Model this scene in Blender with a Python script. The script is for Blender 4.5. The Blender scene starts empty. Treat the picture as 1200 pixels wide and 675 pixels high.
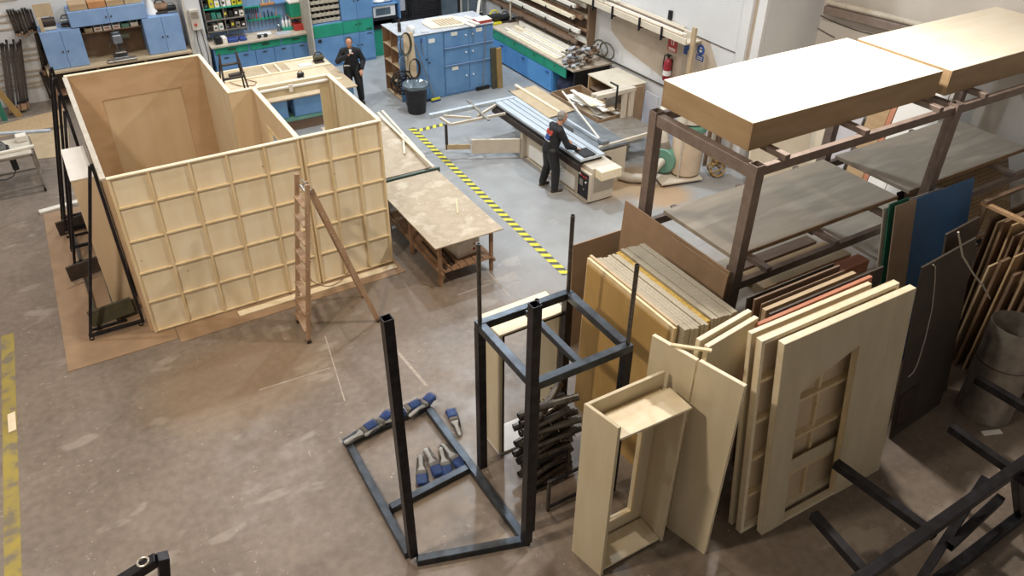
import bpy, bmesh, math, random
from mathutils import Vector, Matrix
random.seed(7)
SC = bpy.context.scene
COL = SC.collection
V = Vector
# ---------------------------------------------------------------- camera
F_PX, PITCH, ROLL, YAW, CAM_H = 926.33, math.radians(35.237), math.radians(-0.6836), math.radians(31.247), 8.0
_fwd = V((math.sin(YAW)*math.cos(PITCH), math.cos(YAW)*math.cos(PITCH), -math.sin(PITCH)))
_rt = V((math.cos(YAW), -math.sin(YAW), 0)); _dn = _fwd.cross(_rt)
_c, _s = math.cos(ROLL), math.sin(ROLL)
RT = _c*_rt + _s*_dn; DN = -_s*_rt + _c*_dn
CAM = V((0, 0, CAM_H))
cam = bpy.data.cameras.new('camera'); cam.sensor_width = 36; cam.lens = F_PX/1200*36; cam.clip_end = 200
co = bpy.data.objects.new('camera', cam); COL.objects.link(co)
M3 = Matrix((RT, -DN, -_fwd)).transposed()
co.matrix_world = Matrix.Translation(CAM) @ M3.to_4x4()
SC.camera = co
def ray(x, y): return RT*((x-600)/F_PX) + DN*((y-337.5)/F_PX) + _fwd
def G(x, y, z=0.0):
    d = ray(x, y); return CAM + d*((z-CAM_H)/d.z)
def onX(x, y, X):
    d = ray(x, y); return CAM + d*(X/d.x)
def onY(x, y, Y):
    d = ray(x, y); return CAM + d*(Y/d.y)
# ---------------------------------------------------------------- materials
def srgb(h):
    r = []
    for i in (0, 2, 4):
        c = int(h[i:i+2], 16)/255
        r.append(c/12.92 if c <= .04045 else ((c+.055)/1.055)**2.4)
    return (*r, 1)
MATS = {}
def mat(name, c1, c2=None, rough=.6, metal=0, scale=4, stretch=(1, 1, 1), detail=4, bump=0, lo=.35, hi=.65, c3=None, spots=None, dist=0.0, coat=0):
    m = bpy.data.materials.new(name); m.use_nodes = True; MATS[name] = m
    nt = m.node_tree; b = nt.nodes['Principled BSDF']
    b.inputs['Roughness'].default_value = rough; b.inputs['Metallic'].default_value = metal
    if coat: b.inputs['Coat Weight'].default_value = coat
    tc = nt.nodes.new('ShaderNodeTexCoord'); mp = nt.nodes.new('ShaderNodeMapping')
    mp.inputs['Scale'].default_value = stretch
    nt.links.new(tc.outputs['Object'], mp.inputs['Vector'])
    no = nt.nodes.new('ShaderNodeTexNoise'); no.inputs['Scale'].default_value = scale; no.inputs['Detail'].default_value = detail
    no.inputs['Distortion'].default_value = dist
    nt.links.new(mp.outputs['Vector'], no.inputs['Vector'])
    cr = nt.nodes.new('ShaderNodeValToRGB'); e = cr.color_ramp.elements
    e[0].position = lo; e[0].color = srgb(c1); e[1].position = hi; e[1].color = srgb(c2 or c1)
    if c3:
        k = e.new((lo+hi)/2); k.color = srgb(c3)
    nt.links.new(no.outputs['Fac'], cr.inputs['Fac'])
    out = cr.outputs['Color']
    if spots:   # (colour, voronoi scale, radius)
        sc_, ss, rr = spots
        vo = nt.nodes.new('ShaderNodeTexVoronoi'); vo.inputs['Scale'].default_value = ss
        nt.links.new(tc.outputs['Object'], vo.inputs['Vector'])
        r2 = nt.nodes.new('ShaderNodeValToRGB'); r2.color_ramp.elements[0].position = rr*.6; r2.color_ramp.elements[1].position = rr
        r2.color_ramp.elements[0].color = (1, 1, 1, 1); r2.color_ramp.elements[1].color = (0, 0, 0, 1)
        nt.links.new(vo.outputs['Distance'], r2.inputs['Fac'])
        mx = nt.nodes.new('ShaderNodeMix'); mx.data_type = 'RGBA'
        nt.links.new(r2.outputs['Color'], mx.inputs[0]); nt.links.new(out, mx.inputs[6]); mx.inputs[7].default_value = srgb(sc_)
        out = mx.outputs[2]
    nt.links.new(out, b.inputs['Base Color'])
    if bump:
        bp = nt.nodes.new('ShaderNodeBump'); bp.inputs['Strength'].default_value = bump; bp.inputs['Distance'].default_value = .02
        nt.links.new(no.outputs['Fac'], bp.inputs['Height']); nt.links.new(bp.outputs['Normal'], b.inputs['Normal'])
    return m
mat('ply', 'E6D6B6', 'EEE2C8', .55, scale=2.2, stretch=(2.5, 2.5, .5), c3='EADCBE', spots=('B9966A', 2.6, .045))
mat('ply_top', 'EBDDC6', 'F1E6D2', .5, scale=2.0, stretch=(.5, 3, 1), c3='EEE2CC')  # platform deck plywood, the lamp's burn-out put into its pale colour
mat('ply_flat', 'CFC1A3', 'D8CBAF', .55, scale=2.2, stretch=(2.5, 2.5, .5))
mat('okume', 'C2A583', 'CFB393', .55, scale=1.8, stretch=(1, 1, 2.2), c3='C8AB8A', dist=.4)
mat('okume_lite', 'D2BC9C', 'DAC6A8', .55, scale=1.8, stretch=(2, 2, .4))
mat('pine', 'DEC79C', 'E8D5B0', .5, scale=3, stretch=(3, 3, .6), spots=('8E5F30', 5.0, .07))
mat('pine_edge', 'E9DABA', 'F1E5CB', .5, scale=5, stretch=(2, 2, 2))
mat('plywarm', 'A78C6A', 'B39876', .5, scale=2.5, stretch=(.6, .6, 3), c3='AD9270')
mat('mdf', '967C63', 'A3886D', .65, scale=3, c3='9C8268')
mat('mdf_dark', '755E49', '806852', .65, scale=3)
mat('hardboard', 'B9AE9F', 'C8BDAE', .55, scale=1.5, stretch=(.4, 2.5, 1), c3='AEA394')
mat('edgewood', '9A7A58', 'A98A68', .6, scale=5)
mat('chip', '9C9382', 'AEA593', .8, scale=40, detail=6)
mat('foam', 'BFA155', 'A5853C', .9, scale=30, bump=.4)
mat('yellowboard', 'B8965C', 'C4A268', .5, scale=1.6, stretch=(1, 1, .6), c3='B08E55')
mat('oldwood', '82634A', '9E7E62', .65, scale=4, stretch=(2, 2, .6), c3='8E6E54', spots=('D8CFC2', 14, .10))
mat('ladderwood', '97795F', 'AE947A', .6, scale=3, stretch=(2, 2, .5), c3='A6866A', spots=('DAD2C6', 16, .16))
mat('tabletop', 'B3A48F', 'C2B5A2', .6, scale=3, c3='A99982', spots=('EDE9E0', 9, .10), detail=8)
mat('steel_black', '232226', '35343A', .38, .55, scale=9, c3='2B2A2F')
mat('steel_blue', '33363C', '4A5058', .36, .6, scale=6)
mat('steel_rod', '57534F', '6C6762', .35, .75, scale=20)
mat('steel_rack', '80716A', '8E7F76', .5, .25, scale=8)
mat('steel_dark', '3B322E', '4A3F39', .55, .3, scale=8)
mat('iron_olive', '4A4738', '5B5642', .7, .2, scale=6)
mat('zinc', '979088', 'AEA79E', .4, .7, scale=7)
mat('alu', 'B9C4CF', 'C9D2DB', .4, .3, scale=5, stretch=(4, .4, 1))
mat('cast', '7C8288', '90969C', .38, .55, scale=5)
mat('cream', 'C2B8A8', 'CEC5B6', .5, scale=3)
mat('cream_board', 'CFC3AE', 'D9CFBC', .6, scale=3)
mat('wall_paint', 'CBCBCC', 'D6D6D6', .8, scale=.7, c3='D1D1D1', detail=8)
mat('patch_paint', 'B2A392', 'BAAC9C', .85, scale=2)
mat('wall_grey', 'BFB8AF', 'C9C3BB', .8, scale=.8)
mat('ceiling_paint', 'A8A49E', 'B0ACA6', .9, scale=1)
mat('blue_cab', '5C86B4', '6A93BE', .5, scale=2.5, c3='628CB8', detail=6)
mat('blue_side', '7795BE', '83A0C6', .55, scale=2.5, detail=6)
mat('blue_base', '4C8CCB', '5A98D2', .5, scale=2.5, detail=6)
mat('green_paint', '1E8C6C', '27967A', .5, scale=3)
mat('worktop', 'B4A592', 'C4B6A4', .6, scale=5, detail=8)
mat('white', 'E4E3E0', 'EDECEA', .5, scale=3)
mat('offwhite', 'DCD6CA', 'E6E1D6', .6, scale=3)
mat('dirtywhite', 'CFC7BA', 'E0DAD0', .65, scale=6)
mat('black', '151517', '1F1F22', .55, scale=5)
mat('blackcloth', '1A1B1F', '26272C', .9, scale=12)
mat('rubber', '121213', '1A1A1B', .8, scale=5)
mat('darkpanel', '3A332D', '463E37', .5, scale=2, c3='3F3731')
mat('skin', 'B98468', 'C49076', .55, scale=6)
mat('hair_grey', '77726E', '9A9692', .9, scale=40, detail=6)
mat('hair_dark', '2B2522', '3A332F', .9, scale=40)
mat('red', 'B23A30', 'BC4238', .45, scale=4)
mat('darkred', '8E2530', '9C2D38', .35, scale=4)
mat('yellow', 'D8CE2A', 'CFC32C', .6, scale=6)
mat('tape_yellow', 'CFC63A', 'D9D04A', .7, scale=9, detail=6)
mat('tape_old', 'A3924A', '7C7363', .8, scale=4, detail=8, c3='988A50', lo=.40, hi=.62)
mat('tape_black', '4A4B4C', '5A5B5C', .7, scale=9)
mat('navy', '2B3D78', '33488A', .5, scale=5)
mat('brushblue', '24407E', '35599E', .6, scale=30)
mat('signblue', '2C4A8C', '30509A', .4, scale=5)
mat('panel_blue', '3F6FA5', '4876AB', .55, scale=3)
mat('panel_green', '2F7A66', '378370', .55, scale=3)
mat('panel_beige', 'A8927E', 'B29D8A', .6, scale=3)
mat('pink', 'B5765C', 'C0846A', .7, scale=4)
mat('brownboard', '6E5848', '7C6654', .65, scale=4, stretch=(.5, 2, 2))
mat('tanboard', 'B09C7E', 'BCA88A', .6, scale=4)
mat('machine_green', '5E8C7C', '6B9888', .45, scale=4)
mat('bag', 'C2AF98', 'CDBCA6', .85, scale=3)
mat('duct', 'B8B0A2', 'C6BFB2', .6, scale=4)
mat('sawdust', 'B09470', 'BFA582', .95, scale=20)
mat('ochre', '9C7E4C', 'A68856', .7, scale=4)
mat('glassgrey', '5A666E', '6A767E', .2, .2, scale=3)
mat('lilac', 'B4B3BA', 'C0BFC5', .6, scale=2)
mat('peg', 'A08868', 'AD9474', .65, scale=3)
mat('sack', '1B2338', '26304A', .85, scale=8)
mat('cabtop', 'A2A5AA', 'B2B4B8', .5, scale=4)
mat('railgreen', '3E5046', '4A5C50', .5, scale=5)
mat('chalk', '9E948A', 'B5ACA2', .9, scale=14, detail=8)
mat('orange', 'B07A4C', 'BA8658', .5, scale=4)
def plastic():
    m = bpy.data.materials.new('clear_plastic'); m.use_nodes = True; MATS['plastic'] = m
    b = m.node_tree.nodes['Principled BSDF']; b.inputs['Base Color'].default_value = (.95, .96, .98, 1)
    b.inputs['Roughness'].default_value = .08; b.inputs['Transmission Weight'].default_value = 1; b.inputs['IOR'].default_value = 1.12; b.inputs['Specular IOR Level'].default_value = 1
    no = m.node_tree.nodes.new('ShaderNodeTexNoise'); no.inputs['Scale'].default_value = 40
    bp = m.node_tree.nodes.new('ShaderNodeBump'); bp.inputs['Strength'].default_value = .8
    m.node_tree.links.new(no.outputs['Fac'], bp.inputs['Height']); m.node_tree.links.new(bp.outputs['Normal'], b.inputs['Normal'])
plastic()
# ---------------------------------------------------------------- mesh builder
class MB:
    def __init__(s): s.bm = bmesh.new()
    def _faces(s, vs, fs):
        v = [s.bm.verts.new(p) for p in vs]
        for f in fs:
            try: s.bm.faces.new([v[i] for i in f])
            except ValueError: pass
    def slab(s, P, U, W, N):
        P, U, W, N = V(P), V(U), V(W), V(N)
        vs = [P, P+U, P+U+W, P+W, P+N, P+U+N, P+U+W+N, P+W+N]
        s._faces(vs, [(0, 3, 2, 1), (4, 5, 6, 7), (0, 1, 5, 4), (1, 2, 6, 5), (2, 3, 7, 6), (3, 0, 4, 7)]); return s
    def box(s, a, b):
        return s.slab((min(a[0], b[0]), min(a[1], b[1]), min(a[2], b[2])), (abs(b[0]-a[0]), 0, 0), (0, abs(b[1]-a[1]), 0), (0, 0, abs(b[2]-a[2])))
    def _frame(s, a, b, up=None):
        d = (V(b)-V(a)); L = d.length; d.normalize()
        up = V(up) if up else (V((0, 0, 1)) if abs(d.z) < .9 else V((0, 1, 0)))
        x = d.cross(up); x.normalize(); y = x.cross(d)
        return d, x, y, L
    def beam(s, a, b, w, h, up=None):
        d, x, y, L = s._frame(a, b, up)
        return s.slab(V(a)-x*w/2-y*h/2, x*w, y*h, d*L)
    def sq(s, a, b, w, h, t=.006, up=None):
        "hollow rectangular tube with open ends"
        d, x, y, L = s._frame(a, b, up); a, b = V(a), V(b)
        def ring(c, w, h): return [c-x*w/2-y*h/2, c+x*w/2-y*h/2, c+x*w/2+y*h/2, c-x*w/2+y*h/2]
        vs = ring(a, w, h)+ring(b, w, h)+ring(a, w-2*t, h-2*t)+ring(b, w-2*t, h-2*t)
        fs = []
        for i in range(4):
            j = (i+1) % 4
            fs += [(i, j, 4+j, 4+i), (8+j, 8+i, 12+i, 12+j), (j, i, 8+i, 8+j), (4+i, 4+j, 12+j, 12+i)]
        s._faces(vs, fs); return s
    def cyl(s, a, b, r, r1=None, n=16, cap=True):
        r1 = r if r1 is None else r1
        d, x, y, L = s._frame(a, b); a, b = V(a), V(b)
        vs = []
        for c, q in ((a, r), (b, r1)):
            vs += [c+x*q*math.cos(2*math.pi*i/n)+y*q*math.sin(2*math.pi*i/n) for i in range(n)]
        fs = [(i, (i+1) % n, n+(i+1) % n, n+i) for i in range(n)]
        if cap: fs += [tuple(range(n))[::-1], tuple(range(n, 2*n))]
        s._faces(vs, fs); return s
    def tube(s, a, b, r, t=.004, n=16):
        d, x, y, L = s._frame(a, b); a, b = V(a), V(b)
        vs = []
        for q in (r, r-t):
            for c in (a, b):
                vs += [c+x*q*math.cos(2*math.pi*i/n)+y*q*math.sin(2*math.pi*i/n) for i in range(n)]
        fs = []
        for i in range(n):
            j = (i+1) % n
            fs += [(i, j, n+j, n+i), (2*n+j, 2*n+i, 3*n+i, 3*n+j), (j, i, 2*n+i, 2*n+j), (n+i, n+j, 3*n+j, 3*n+i)]
        s._faces(vs, fs); return s
    def sph(s, c, r, n=12, rot=None):
        if not hasattr(r, '__len__'): r = (r, r, r)
        mt = Matrix.Translation(V(c)) @ ((rot.to_4x4() if rot else Matrix.Identity(4))) @ Matrix.Diagonal((*r, 1))
        bmesh.ops.create_uvsphere(s.bm, u_segments=n*2, v_segments=n, radius=1, matrix=mt); return s
    def poly(s, pts, d):
        d = V(d); n = len(pts); vs = [V(p) for p in pts]+[V(p)+d for p in pts]
        s._faces(vs, [tuple(range(n))[::-1], tuple(range(n, 2*n))]+[(i, (i+1) % n, n+(i+1) % n, n+i) for i in range(n)]); return s
    def lathe(s, c, prof, n=24, axis=(0, 0, 1)):
        d, x, y, L = s._frame((0, 0, 0), axis); c = V(c); vs = []; fs = []
        for r, z in prof:
            vs += [c+d*z+x*r*math.cos(2*math.pi*i/n)+y*r*math.sin(2*math.pi*i/n) for i in range(n)]
        for k in range(len(prof)-1):
            fs += [(k*n+i, k*n+(i+1) % n, (k+1)*n+(i+1) % n, (k+1)*n+i) for i in range(n)]
        fs += [tuple(range(n))[::-1], tuple((len(prof)-1)*n+i for i in range(n))]
        s._faces(vs, fs); return s
    def path(s, pts, r, n=8):
        pts = [V(p) for p in pts]
        m = len(pts); vs = []; prev = None
        for k in range(m):
            d = (pts[min(k+1, m-1)]-pts[max(k-1, 0)]).normalized()
            if prev is None:
                up = V((0, 0, 1)) if abs(d.z) < .9 else V((0, 1, 0)); x = d.cross(up).normalized()
            else:
                x = (prev-d*prev.dot(d)); x = x.normalized() if x.length > 1e-6 else d.orthogonal().normalized()
            prev = x; y = x.cross(d)
            vs += [pts[k]+x*r*math.cos(2*math.pi*i/n)+y*r*math.sin(2*math.pi*i/n) for i in range(n)]
        fs = [(k*n+i, k*n+(i+1) % n, (k+1)*n+(i+1) % n, (k+1)*n+i) for k in range(m-1) for i in range(n)]
        fs += [tuple(range(n))[::-1], tuple((m-1)*n+i for i in range(n))]
        s._faces(vs, fs); return s
    def build(s, name, m, parent=None, bev=0, smooth=False, label=None, local=False):
        me = bpy.data.meshes.new(name)
        bmesh.ops.recalc_face_normals(s.bm, faces=s.bm.faces)
        if parent is not None:
            if not local: bmesh.ops.transform(s.bm, matrix=WM[parent.name].inverted(), verts=s.bm.verts)
            loc = None
        else:
            xs = [v.co for v in s.bm.verts]
            lo = V([min(p[i] for p in xs) for i in range(3)]); hi = V([max(p[i] for p in xs) for i in range(3)])
            loc = V(((lo.x+hi.x)/2, (lo.y+hi.y)/2, lo.z))
            bmesh.ops.translate(s.bm, vec=-loc, verts=s.bm.verts)
        s.bm.to_mesh(me); s.bm.free()
        if smooth:
            for p in me.polygons: p.use_smooth = True
            try: me.set_sharp_from_angle(angle=math.radians(40))
            except Exception: pass
        me.materials.append(MATS[m] if isinstance(m, str) else m)
        o = bpy.data.objects.new(name, me); COL.objects.link(o)
        if parent is not None:
            o.parent = parent; WM[o.name] = WM[parent.name].copy()
        else:
            o.location = loc; WM[o.name] = Matrix.Translation(loc)
        if bev:
            bv = o.modifiers.new('bevel', 'BEVEL'); bv.width = bev; bv.segments = 1; bv.limit_method = 'ANGLE'
        if label: o['label'] = label
        return o
WM = {}
def tag(o, label, cat, group=None, kind=None):
    o['label'] = label; o['category'] = cat
    if group: o['group'] = group
    if kind: o['kind'] = kind
    return o
def thing(name, label, cat, loc=(0, 0, 0), rz=0.0, group=None):
    o = bpy.data.objects.new(name, None); COL.objects.link(o); o.empty_display_size = .1
    o.location = loc; o.rotation_euler = (0, 0, rz)
    WM[o.name] = Matrix.Translation(V(loc)) @ Matrix.Rotation(rz, 4, 'Z')
    return tag(o, label, cat, group)
def struct(name, mb, m, bev=0, parent=None):
    o = mb.build(name, m, parent, bev); o['kind'] = 'structure'; return o
def dup(o, loc, rz, label=None, rot=None):
    def cp(a, par):
        c = a.copy(); COL.objects.link(c)
        if par is not None: c.parent = par
        for ch in list(a.children): cp(ch, c)
        return c
    r = cp(o, None); r.location = loc; r.rotation_euler = rot if rot else (0, 0, rz)
    if label: r['label'] = label
    return r
# ---------------------------------------------------------------- the hall
X1, X2, YB, YS = 12.65, 14.25, 23.0, 11.1
def floor_material():
    m = bpy.data.materials.new('floor_concrete'); m.use_nodes = True; MATS['floor'] = m
    nt = m.node_tree; N = nt.nodes; Lk = nt.links; b = N['Principled BSDF']
    geo = N.new('ShaderNodeNewGeometry')
    def noise(sc, det=6, dist=0):
        n = N.new('ShaderNodeTexNoise'); n.inputs['Scale'].default_value = sc; n.inputs['Detail'].default_value = det; n.inputs['Distortion'].default_value = dist
        Lk.new(geo.outputs['Position'], n.inputs['Vector']); return n.outputs['Fac']
    def ramp(src, p0, c0, p1, c1):
        r = N.new('ShaderNodeValToRGB'); r.color_ramp.elements[0].position = p0; r.color_ramp.elements[1].position = p1
        r.color_ramp.elements[0].color = c0; r.color_ramp.elements[1].color = c1; Lk.new(src, r.inputs['Fac']); return r.outputs['Color']
    def mix(f, a, c):
        x = N.new('ShaderNodeMix'); x.data_type = 'RGBA'
        if hasattr(f, 'links'): Lk.new(f, x.inputs[0])
        else: x.inputs[0].default_value = f
        for s_, v in ((6, a), (7, c)):
            if hasattr(v, 'links'): Lk.new(v, x.inputs[s_])
            else: x.inputs[s_].default_value = v
        return x.outputs[2]
    W, B = (1, 1, 1, 1), (0, 0, 0, 1)
    base = ramp(noise(.9, 8, .5), .35, srgb('70645A'), .68, srgb('877A6F'))
    fine = ramp(noise(9, 8), .35, srgb('6C6158'), .65, srgb('91857A'))
    base = mix(.35, base, fine)
    # grey floor bay beyond the hazard tape, cool back light partly put into its colour
    sep = N.new('ShaderNodeSeparateXYZ'); Lk.new(geo.outputs['Position'], sep.inputs[0])
    nz = N.new('ShaderNodeMath'); nz.operation = 'MULTIPLY_ADD'; Lk.new(noise(.8, 6), nz.inputs[0]); nz.inputs[1].default_value = 2.2; Lk.new(sep.outputs['X'], nz.inputs[2])
    ny = N.new('ShaderNodeMath'); ny.operation = 'MULTIPLY_ADD'; Lk.new(sep.outputs['Y'], ny.inputs[0]); ny.inputs[1].default_value = .35; Lk.new(nz.outputs[0], ny.inputs[2])
    mr = N.new('ShaderNodeMapRange'); Lk.new(ny.outputs[0], mr.inputs[0]); mr.inputs[1].default_value = 9.4; mr.inputs[2].default_value = 11.6
    my = N.new('ShaderNodeMapRange'); Lk.new(sep.outputs['Y'], my.inputs[0]); my.inputs[1].default_value = 7.0; my.inputs[2].default_value = 9.5
    mm_ = N.new('ShaderNodeMath'); mm_.operation = 'MULTIPLY'; Lk.new(mr.outputs[0], mm_.inputs[0]); Lk.new(my.outputs[0], mm_.inputs[1])
    grey = ramp(noise(1.3, 8), .3, srgb('8C8D8E'), .7, srgb('9EA0A2'))
    col = mix(mm_.outputs[0], base, grey)
    # paint splashes and specks
    sp = N.new('ShaderNodeTexVoronoi'); sp.inputs['Scale'].default_value = 7.5; sp.inputs['Randomness'].default_value = 1
    wv = N.new('ShaderNodeVectorMath'); wv.operation = 'ADD'; n3 = N.new('ShaderNodeTexNoise'); n3.inputs['Scale'].default_value = 9
    Lk.new(geo.outputs['Position'], n3.inputs['Vector']); sc3 = N.new('ShaderNodeVectorMath'); sc3.operation = 'SCALE'; sc3.inputs['Scale'].default_value = .3
    Lk.new(n3.outputs['Color'], sc3.inputs[0]); Lk.new(geo.outputs['Position'], wv.inputs[0]); Lk.new(sc3.outputs[0], wv.inputs[1]); Lk.new(wv.outputs[0], sp.inputs['Vector'])
    specks = ramp(sp.outputs['Distance'], .06, W, .13, B)
    gate = ramp(noise(1.1, 3), .42, B, .55, W)
    g2 = N.new('ShaderNodeMath'); g2.operation = 'MULTIPLY'; Lk.new(specks, g2.inputs[0]); Lk.new(gate, g2.inputs[1])
    g3 = N.new('ShaderNodeMath'); g3.operation = 'MULTIPLY'; Lk.new(g2.outputs[0], g3.inputs[0]); g3.inputs[1].default_value = .6
    col = mix(g3.outputs[0], col, srgb('CFCAC2'))
    # broad pale smears and scratch lines
    def scratches(rot, sc, th, amt):
        nonlocal col
        mp = N.new('ShaderNodeMapping'); mp.inputs['Rotation'].default_value = (0, 0, rot); mp.inputs['Scale'].default_value = sc
        Lk.new(geo.outputs['Position'], mp.inputs['Vector'])
        n_ = N.new('ShaderNodeTexNoise'); n_.inputs['Scale'].default_value = 1; n_.inputs['Detail'].default_value = 3; Lk.new(mp.outputs[0], n_.inputs['Vector'])
        f_ = ramp(n_.outputs['Fac'], th, B, th+.05, (amt,)*3+(1,)); col = mix(f_, col, srgb('B9B2A9'))
    scratches(.5, (2.2, 14, 1), .70, .3); scratches(-.9, (2.6, 15, 1), .71, .3); scratches(1.9, (1.0, 2.2, 1), .62, .28)
    # floor patches: ochre stain in front of the ladder, set room's shadow right of it
    def blob(cx, cy, rx, ry, colr, amt):
        nonlocal col
        vm = N.new('ShaderNodeVectorMath'); vm.operation = 'SUBTRACT'; Lk.new(wv.outputs[0], vm.inputs[0]); vm.inputs[1].default_value = (cx+.12, cy+.12, .12)
        vs = N.new('ShaderNodeVectorMath'); vs.operation = 'MULTIPLY'; Lk.new(vm.outputs[0], vs.inputs[0]); vs.inputs[1].default_value = (1/rx, 1/ry, 0)
        ln = N.new('ShaderNodeVectorMath'); ln.operation = 'LENGTH'; Lk.new(vs.outputs[0], ln.inputs[0])
        f = ramp(ln.outputs['Value'], .55, (amt,)*3+(1,), 1.0, B)
        col = mix(f, col, colr)
    blob(1.2, 9.7, 1.7, 1.2, srgb('8C7254'), .45)
    blob(3.9, 10.2, 1.3, 1.0, srgb('75634F'), .5)  # shadow right of the set room, put into the floor colour
    blob(2.7, 6.2, .6, .5, srgb('8E7C66'), .5)
    blob(9.9, 12.0, 1.3, .9, srgb('B39670'), .75)
    blob(10.4, 11.0, .8, .6, srgb('B0906A'), .75)
    blob(5.1, 5.0, .5, .5, srgb('6E6156'), .5)
    # slab joints
    def joint(sock, at, w):
        nonlocal col
        a = N.new('ShaderNodeMath'); a.operation = 'SUBTRACT'; Lk.new(sock, a.inputs[0]); a.inputs[1].default_value = at
        c = N.new('ShaderNodeMath'); c.operation = 'ABSOLUTE'; Lk.new(a.outputs[0], c.inputs[0])
        d = N.new('ShaderNodeMath'); d.operation = 'LESS_THAN'; Lk.new(c.outputs[0], d.inputs[0]); d.inputs[1].default_value = w
        e = N.new('ShaderNodeMath'); e.operation = 'MULTIPLY'; Lk.new(d.outputs[0], e.inputs[0]); e.inputs[1].default_value = .4
        col = mix(e.outputs[0], col, srgb('6A6058'))
    joint(sep.outputs['Y'], 9.1, .008); joint(sep.outputs['Y'], 4.2, .008); joint(sep.outputs['X'], 5.6, .008)
    Lk.new(col, b.inputs['Base Color'])
    rr = ramp(noise(2.5, 6), .35, (.32,)*3+(1,), .7, (.55,)*3+(1,)); Lk.new(rr, b.inputs['Roughness'])
floor_material()
fl = MB().box((-9, -4, -.2), (X2, YB, 0)); struct('floor', fl, 'floor')
struct('ceiling', MB().box((-9.2, -4.2, 11.0), (X2+.2, YB+.2, 11.2)), 'ceiling_paint')
struct('wall_back', MB().box((-9.2, YB, -.2), (X1+.2, YB+.2, 11)), 'wall_paint')
struct('wall_left', MB().box((-9.2, -4.2, -.2), (-9, YB, 11)), 'wall_paint')
struct('wall_front', MB().box((-9, -4.2, -.2), (X2+.2, -4, 11)), 'wall_paint')
wr = MB().box((X1, YS, -.2), (X2+.2, YB+.2, 11)); wr = struct('wall_right', wr, 'wall_paint')
struct('wall_recess', MB().box((X2, -4, -.2), (X2+.2, YS, 11)), 'wall_grey')
# pilaster strips at the end of the right wall
pm = MB()
pm.box((X1-.10, YS, 0), (X1-.002, YS+.22, 10.9)); pm.box((X1-.10, YS+.36, 0), (X1-.002, YS+.62, 10.9))
struct('trim_1', pm, 'wall_paint', .01)
struct('trim_2', MB().box((X1-.03, YS+.22, 0), (X1-.002, YS+.36, 10.9)), 'patch_paint')
struct('trim_3', MB().box((X1-.012, YS+.63, 0), (X1-.002, YS+.645, 10.9)), 'steel_dark')
# unpainted patch of old wall colour behind the long wall shelf
pts = [(16.2, 2.4), (16.1, 1.75), (15.5, 1.45), (14.6, 1.3), (13.8, 1.15), (13.0, 1.15), (12.2, 1.2), (11.9, 1.5), (12.6, 2.45)]
struct('trim_4', MB().poly([(X1-.004, y, z) for y, z in pts], (.003, 0, 0)), 'patch_paint')
# cable running along the wall
struct('trim_5', MB().path([(X1-.02, 17.5, .98), (X1-.02, 15.4, 1.0), (X1-.02, 13.3, 1.02), (X1-.02, 11.8, 1.02)], .018, 6), 'steel_dark')
struct('trim_6', MB().path([onX(816, 42, X1-.012), onX(850, 57, X1-.012), onX(862, 62, X1-.012)], .009, 6), 'steel_dark')
# rails along the back wall, left
for i, z in enumerate((2.55, 2.2, 2.05, 1.88, 1.35, 1.2, 1.08, .8, .68, .5, .4)):
    struct('trim_%d' % (7+i), MB().box((-6, YB-.03, z), (-.15 if z > 1.9 else .05, YB-.001, z+.035)), 'patch_paint')
# corrugated duct and tray along the recess wall
d = thing('cable_tray', 'long brown metal tray with ribbed pipe along the upper right wall', 'cable tray', (X2-.3, 8, 3.3))
pa, pb = onX(940, 3, X2-.2), onX(1058, 33, X2-.2)
dv = (pb-pa).normalized(); A, B = pa+(pa-pb)*((YS-.25-pa.y)/(pa.y-pb.y)), pb+dv*1.5
for k in (A, B): k.x = X2-.16
MB().beam(A, B, .3, .16).build('tray', 'steel_rack', d, .01)
rb = MB(); n = 60
A2, B2 = A+V((-.08, 0, .15)), B+V((-.08, 0, .15))
prof = []
L = (B2-A2).length
for k in range(n*2): prof.append((.06 if k % 2 else .05, L*k/(n*2-1)))
rb.lathe(A2, prof, 12, (B2-A2)); rb.build('ribbed_pipe', 'duct', d)
# hanging wires on the recess wall
for j, (a, m_, b_) in enumerate((((912, 0), (950, 30), (978, 44)), ((932, 0), (975, 30), (1022, 40)))):
    P = [onX(*q, X2-.03) for q in (a, m_, b_)]
    w = MB().path([P[0]*(1-t)**2+P[1]*2*t*(1-t)+P[2]*t*t for t in [i/12 for i in range(13)]], .008, 6)
    tag(w.build('wall_cable', 'steel_dark'), ('left' if j == 0 else 'right')+' one of the two thin wires drooping across the grey wall', 'cable', 'drooping wires')
# ---------------------------------------------------------------- plywood stage-set room
H0 = 2.76
r = thing('stage_set_room', 'large roofless plywood set room with a battened front, behind the stepladder', 'stage set', (2.3, 13.7, .02))
zb = .02
fw = MB().box((.25, 11.49, zb), (4.42, 11.505, H0)).build('front_wall', 'ply', r)
rails = (.04, .6, 1.14, 1.71, 2.28)
BF = 11.452
vs_ = (.275, .8, 1.37, 1.91, 2.48, 3.015, 3.085, 3.5, 3.96, 4.39)
for x in vs_:
    MB().box((x-.018, BF, zb), (x+.018, 11.488, H0)).build('batten', 'pine', fw, .004)
for z in rails:
    q = MB()
    for a, b in zip(vs_[:-1], vs_[1:]):
        if b-a > .2: q.box((a+.019, BF+.002, z-.015), (b-.019, 11.488, z+.015))
    q.build('cross_batten', 'pine', fw, .004)
MB().box((.25, 11.44, H0), (3.048, 11.51, H0+.025)).build('cap_rail', 'pine_edge', fw, .004)
MB().box((3.052, 11.44, H0), (4.42, 11.51, H0+.025)).build('cap_rail', 'pine_edge', fw, .004)
lw = MB().box((.2, 11.515, zb), (.245, 16.1, H0-.02)).build('left_wall', 'okume', r)
MB().box((.17, 11.515, H0-.02), (.25, 16.1, H0+.01)).build('edge_strip', 'duct', lw, .004)
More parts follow.
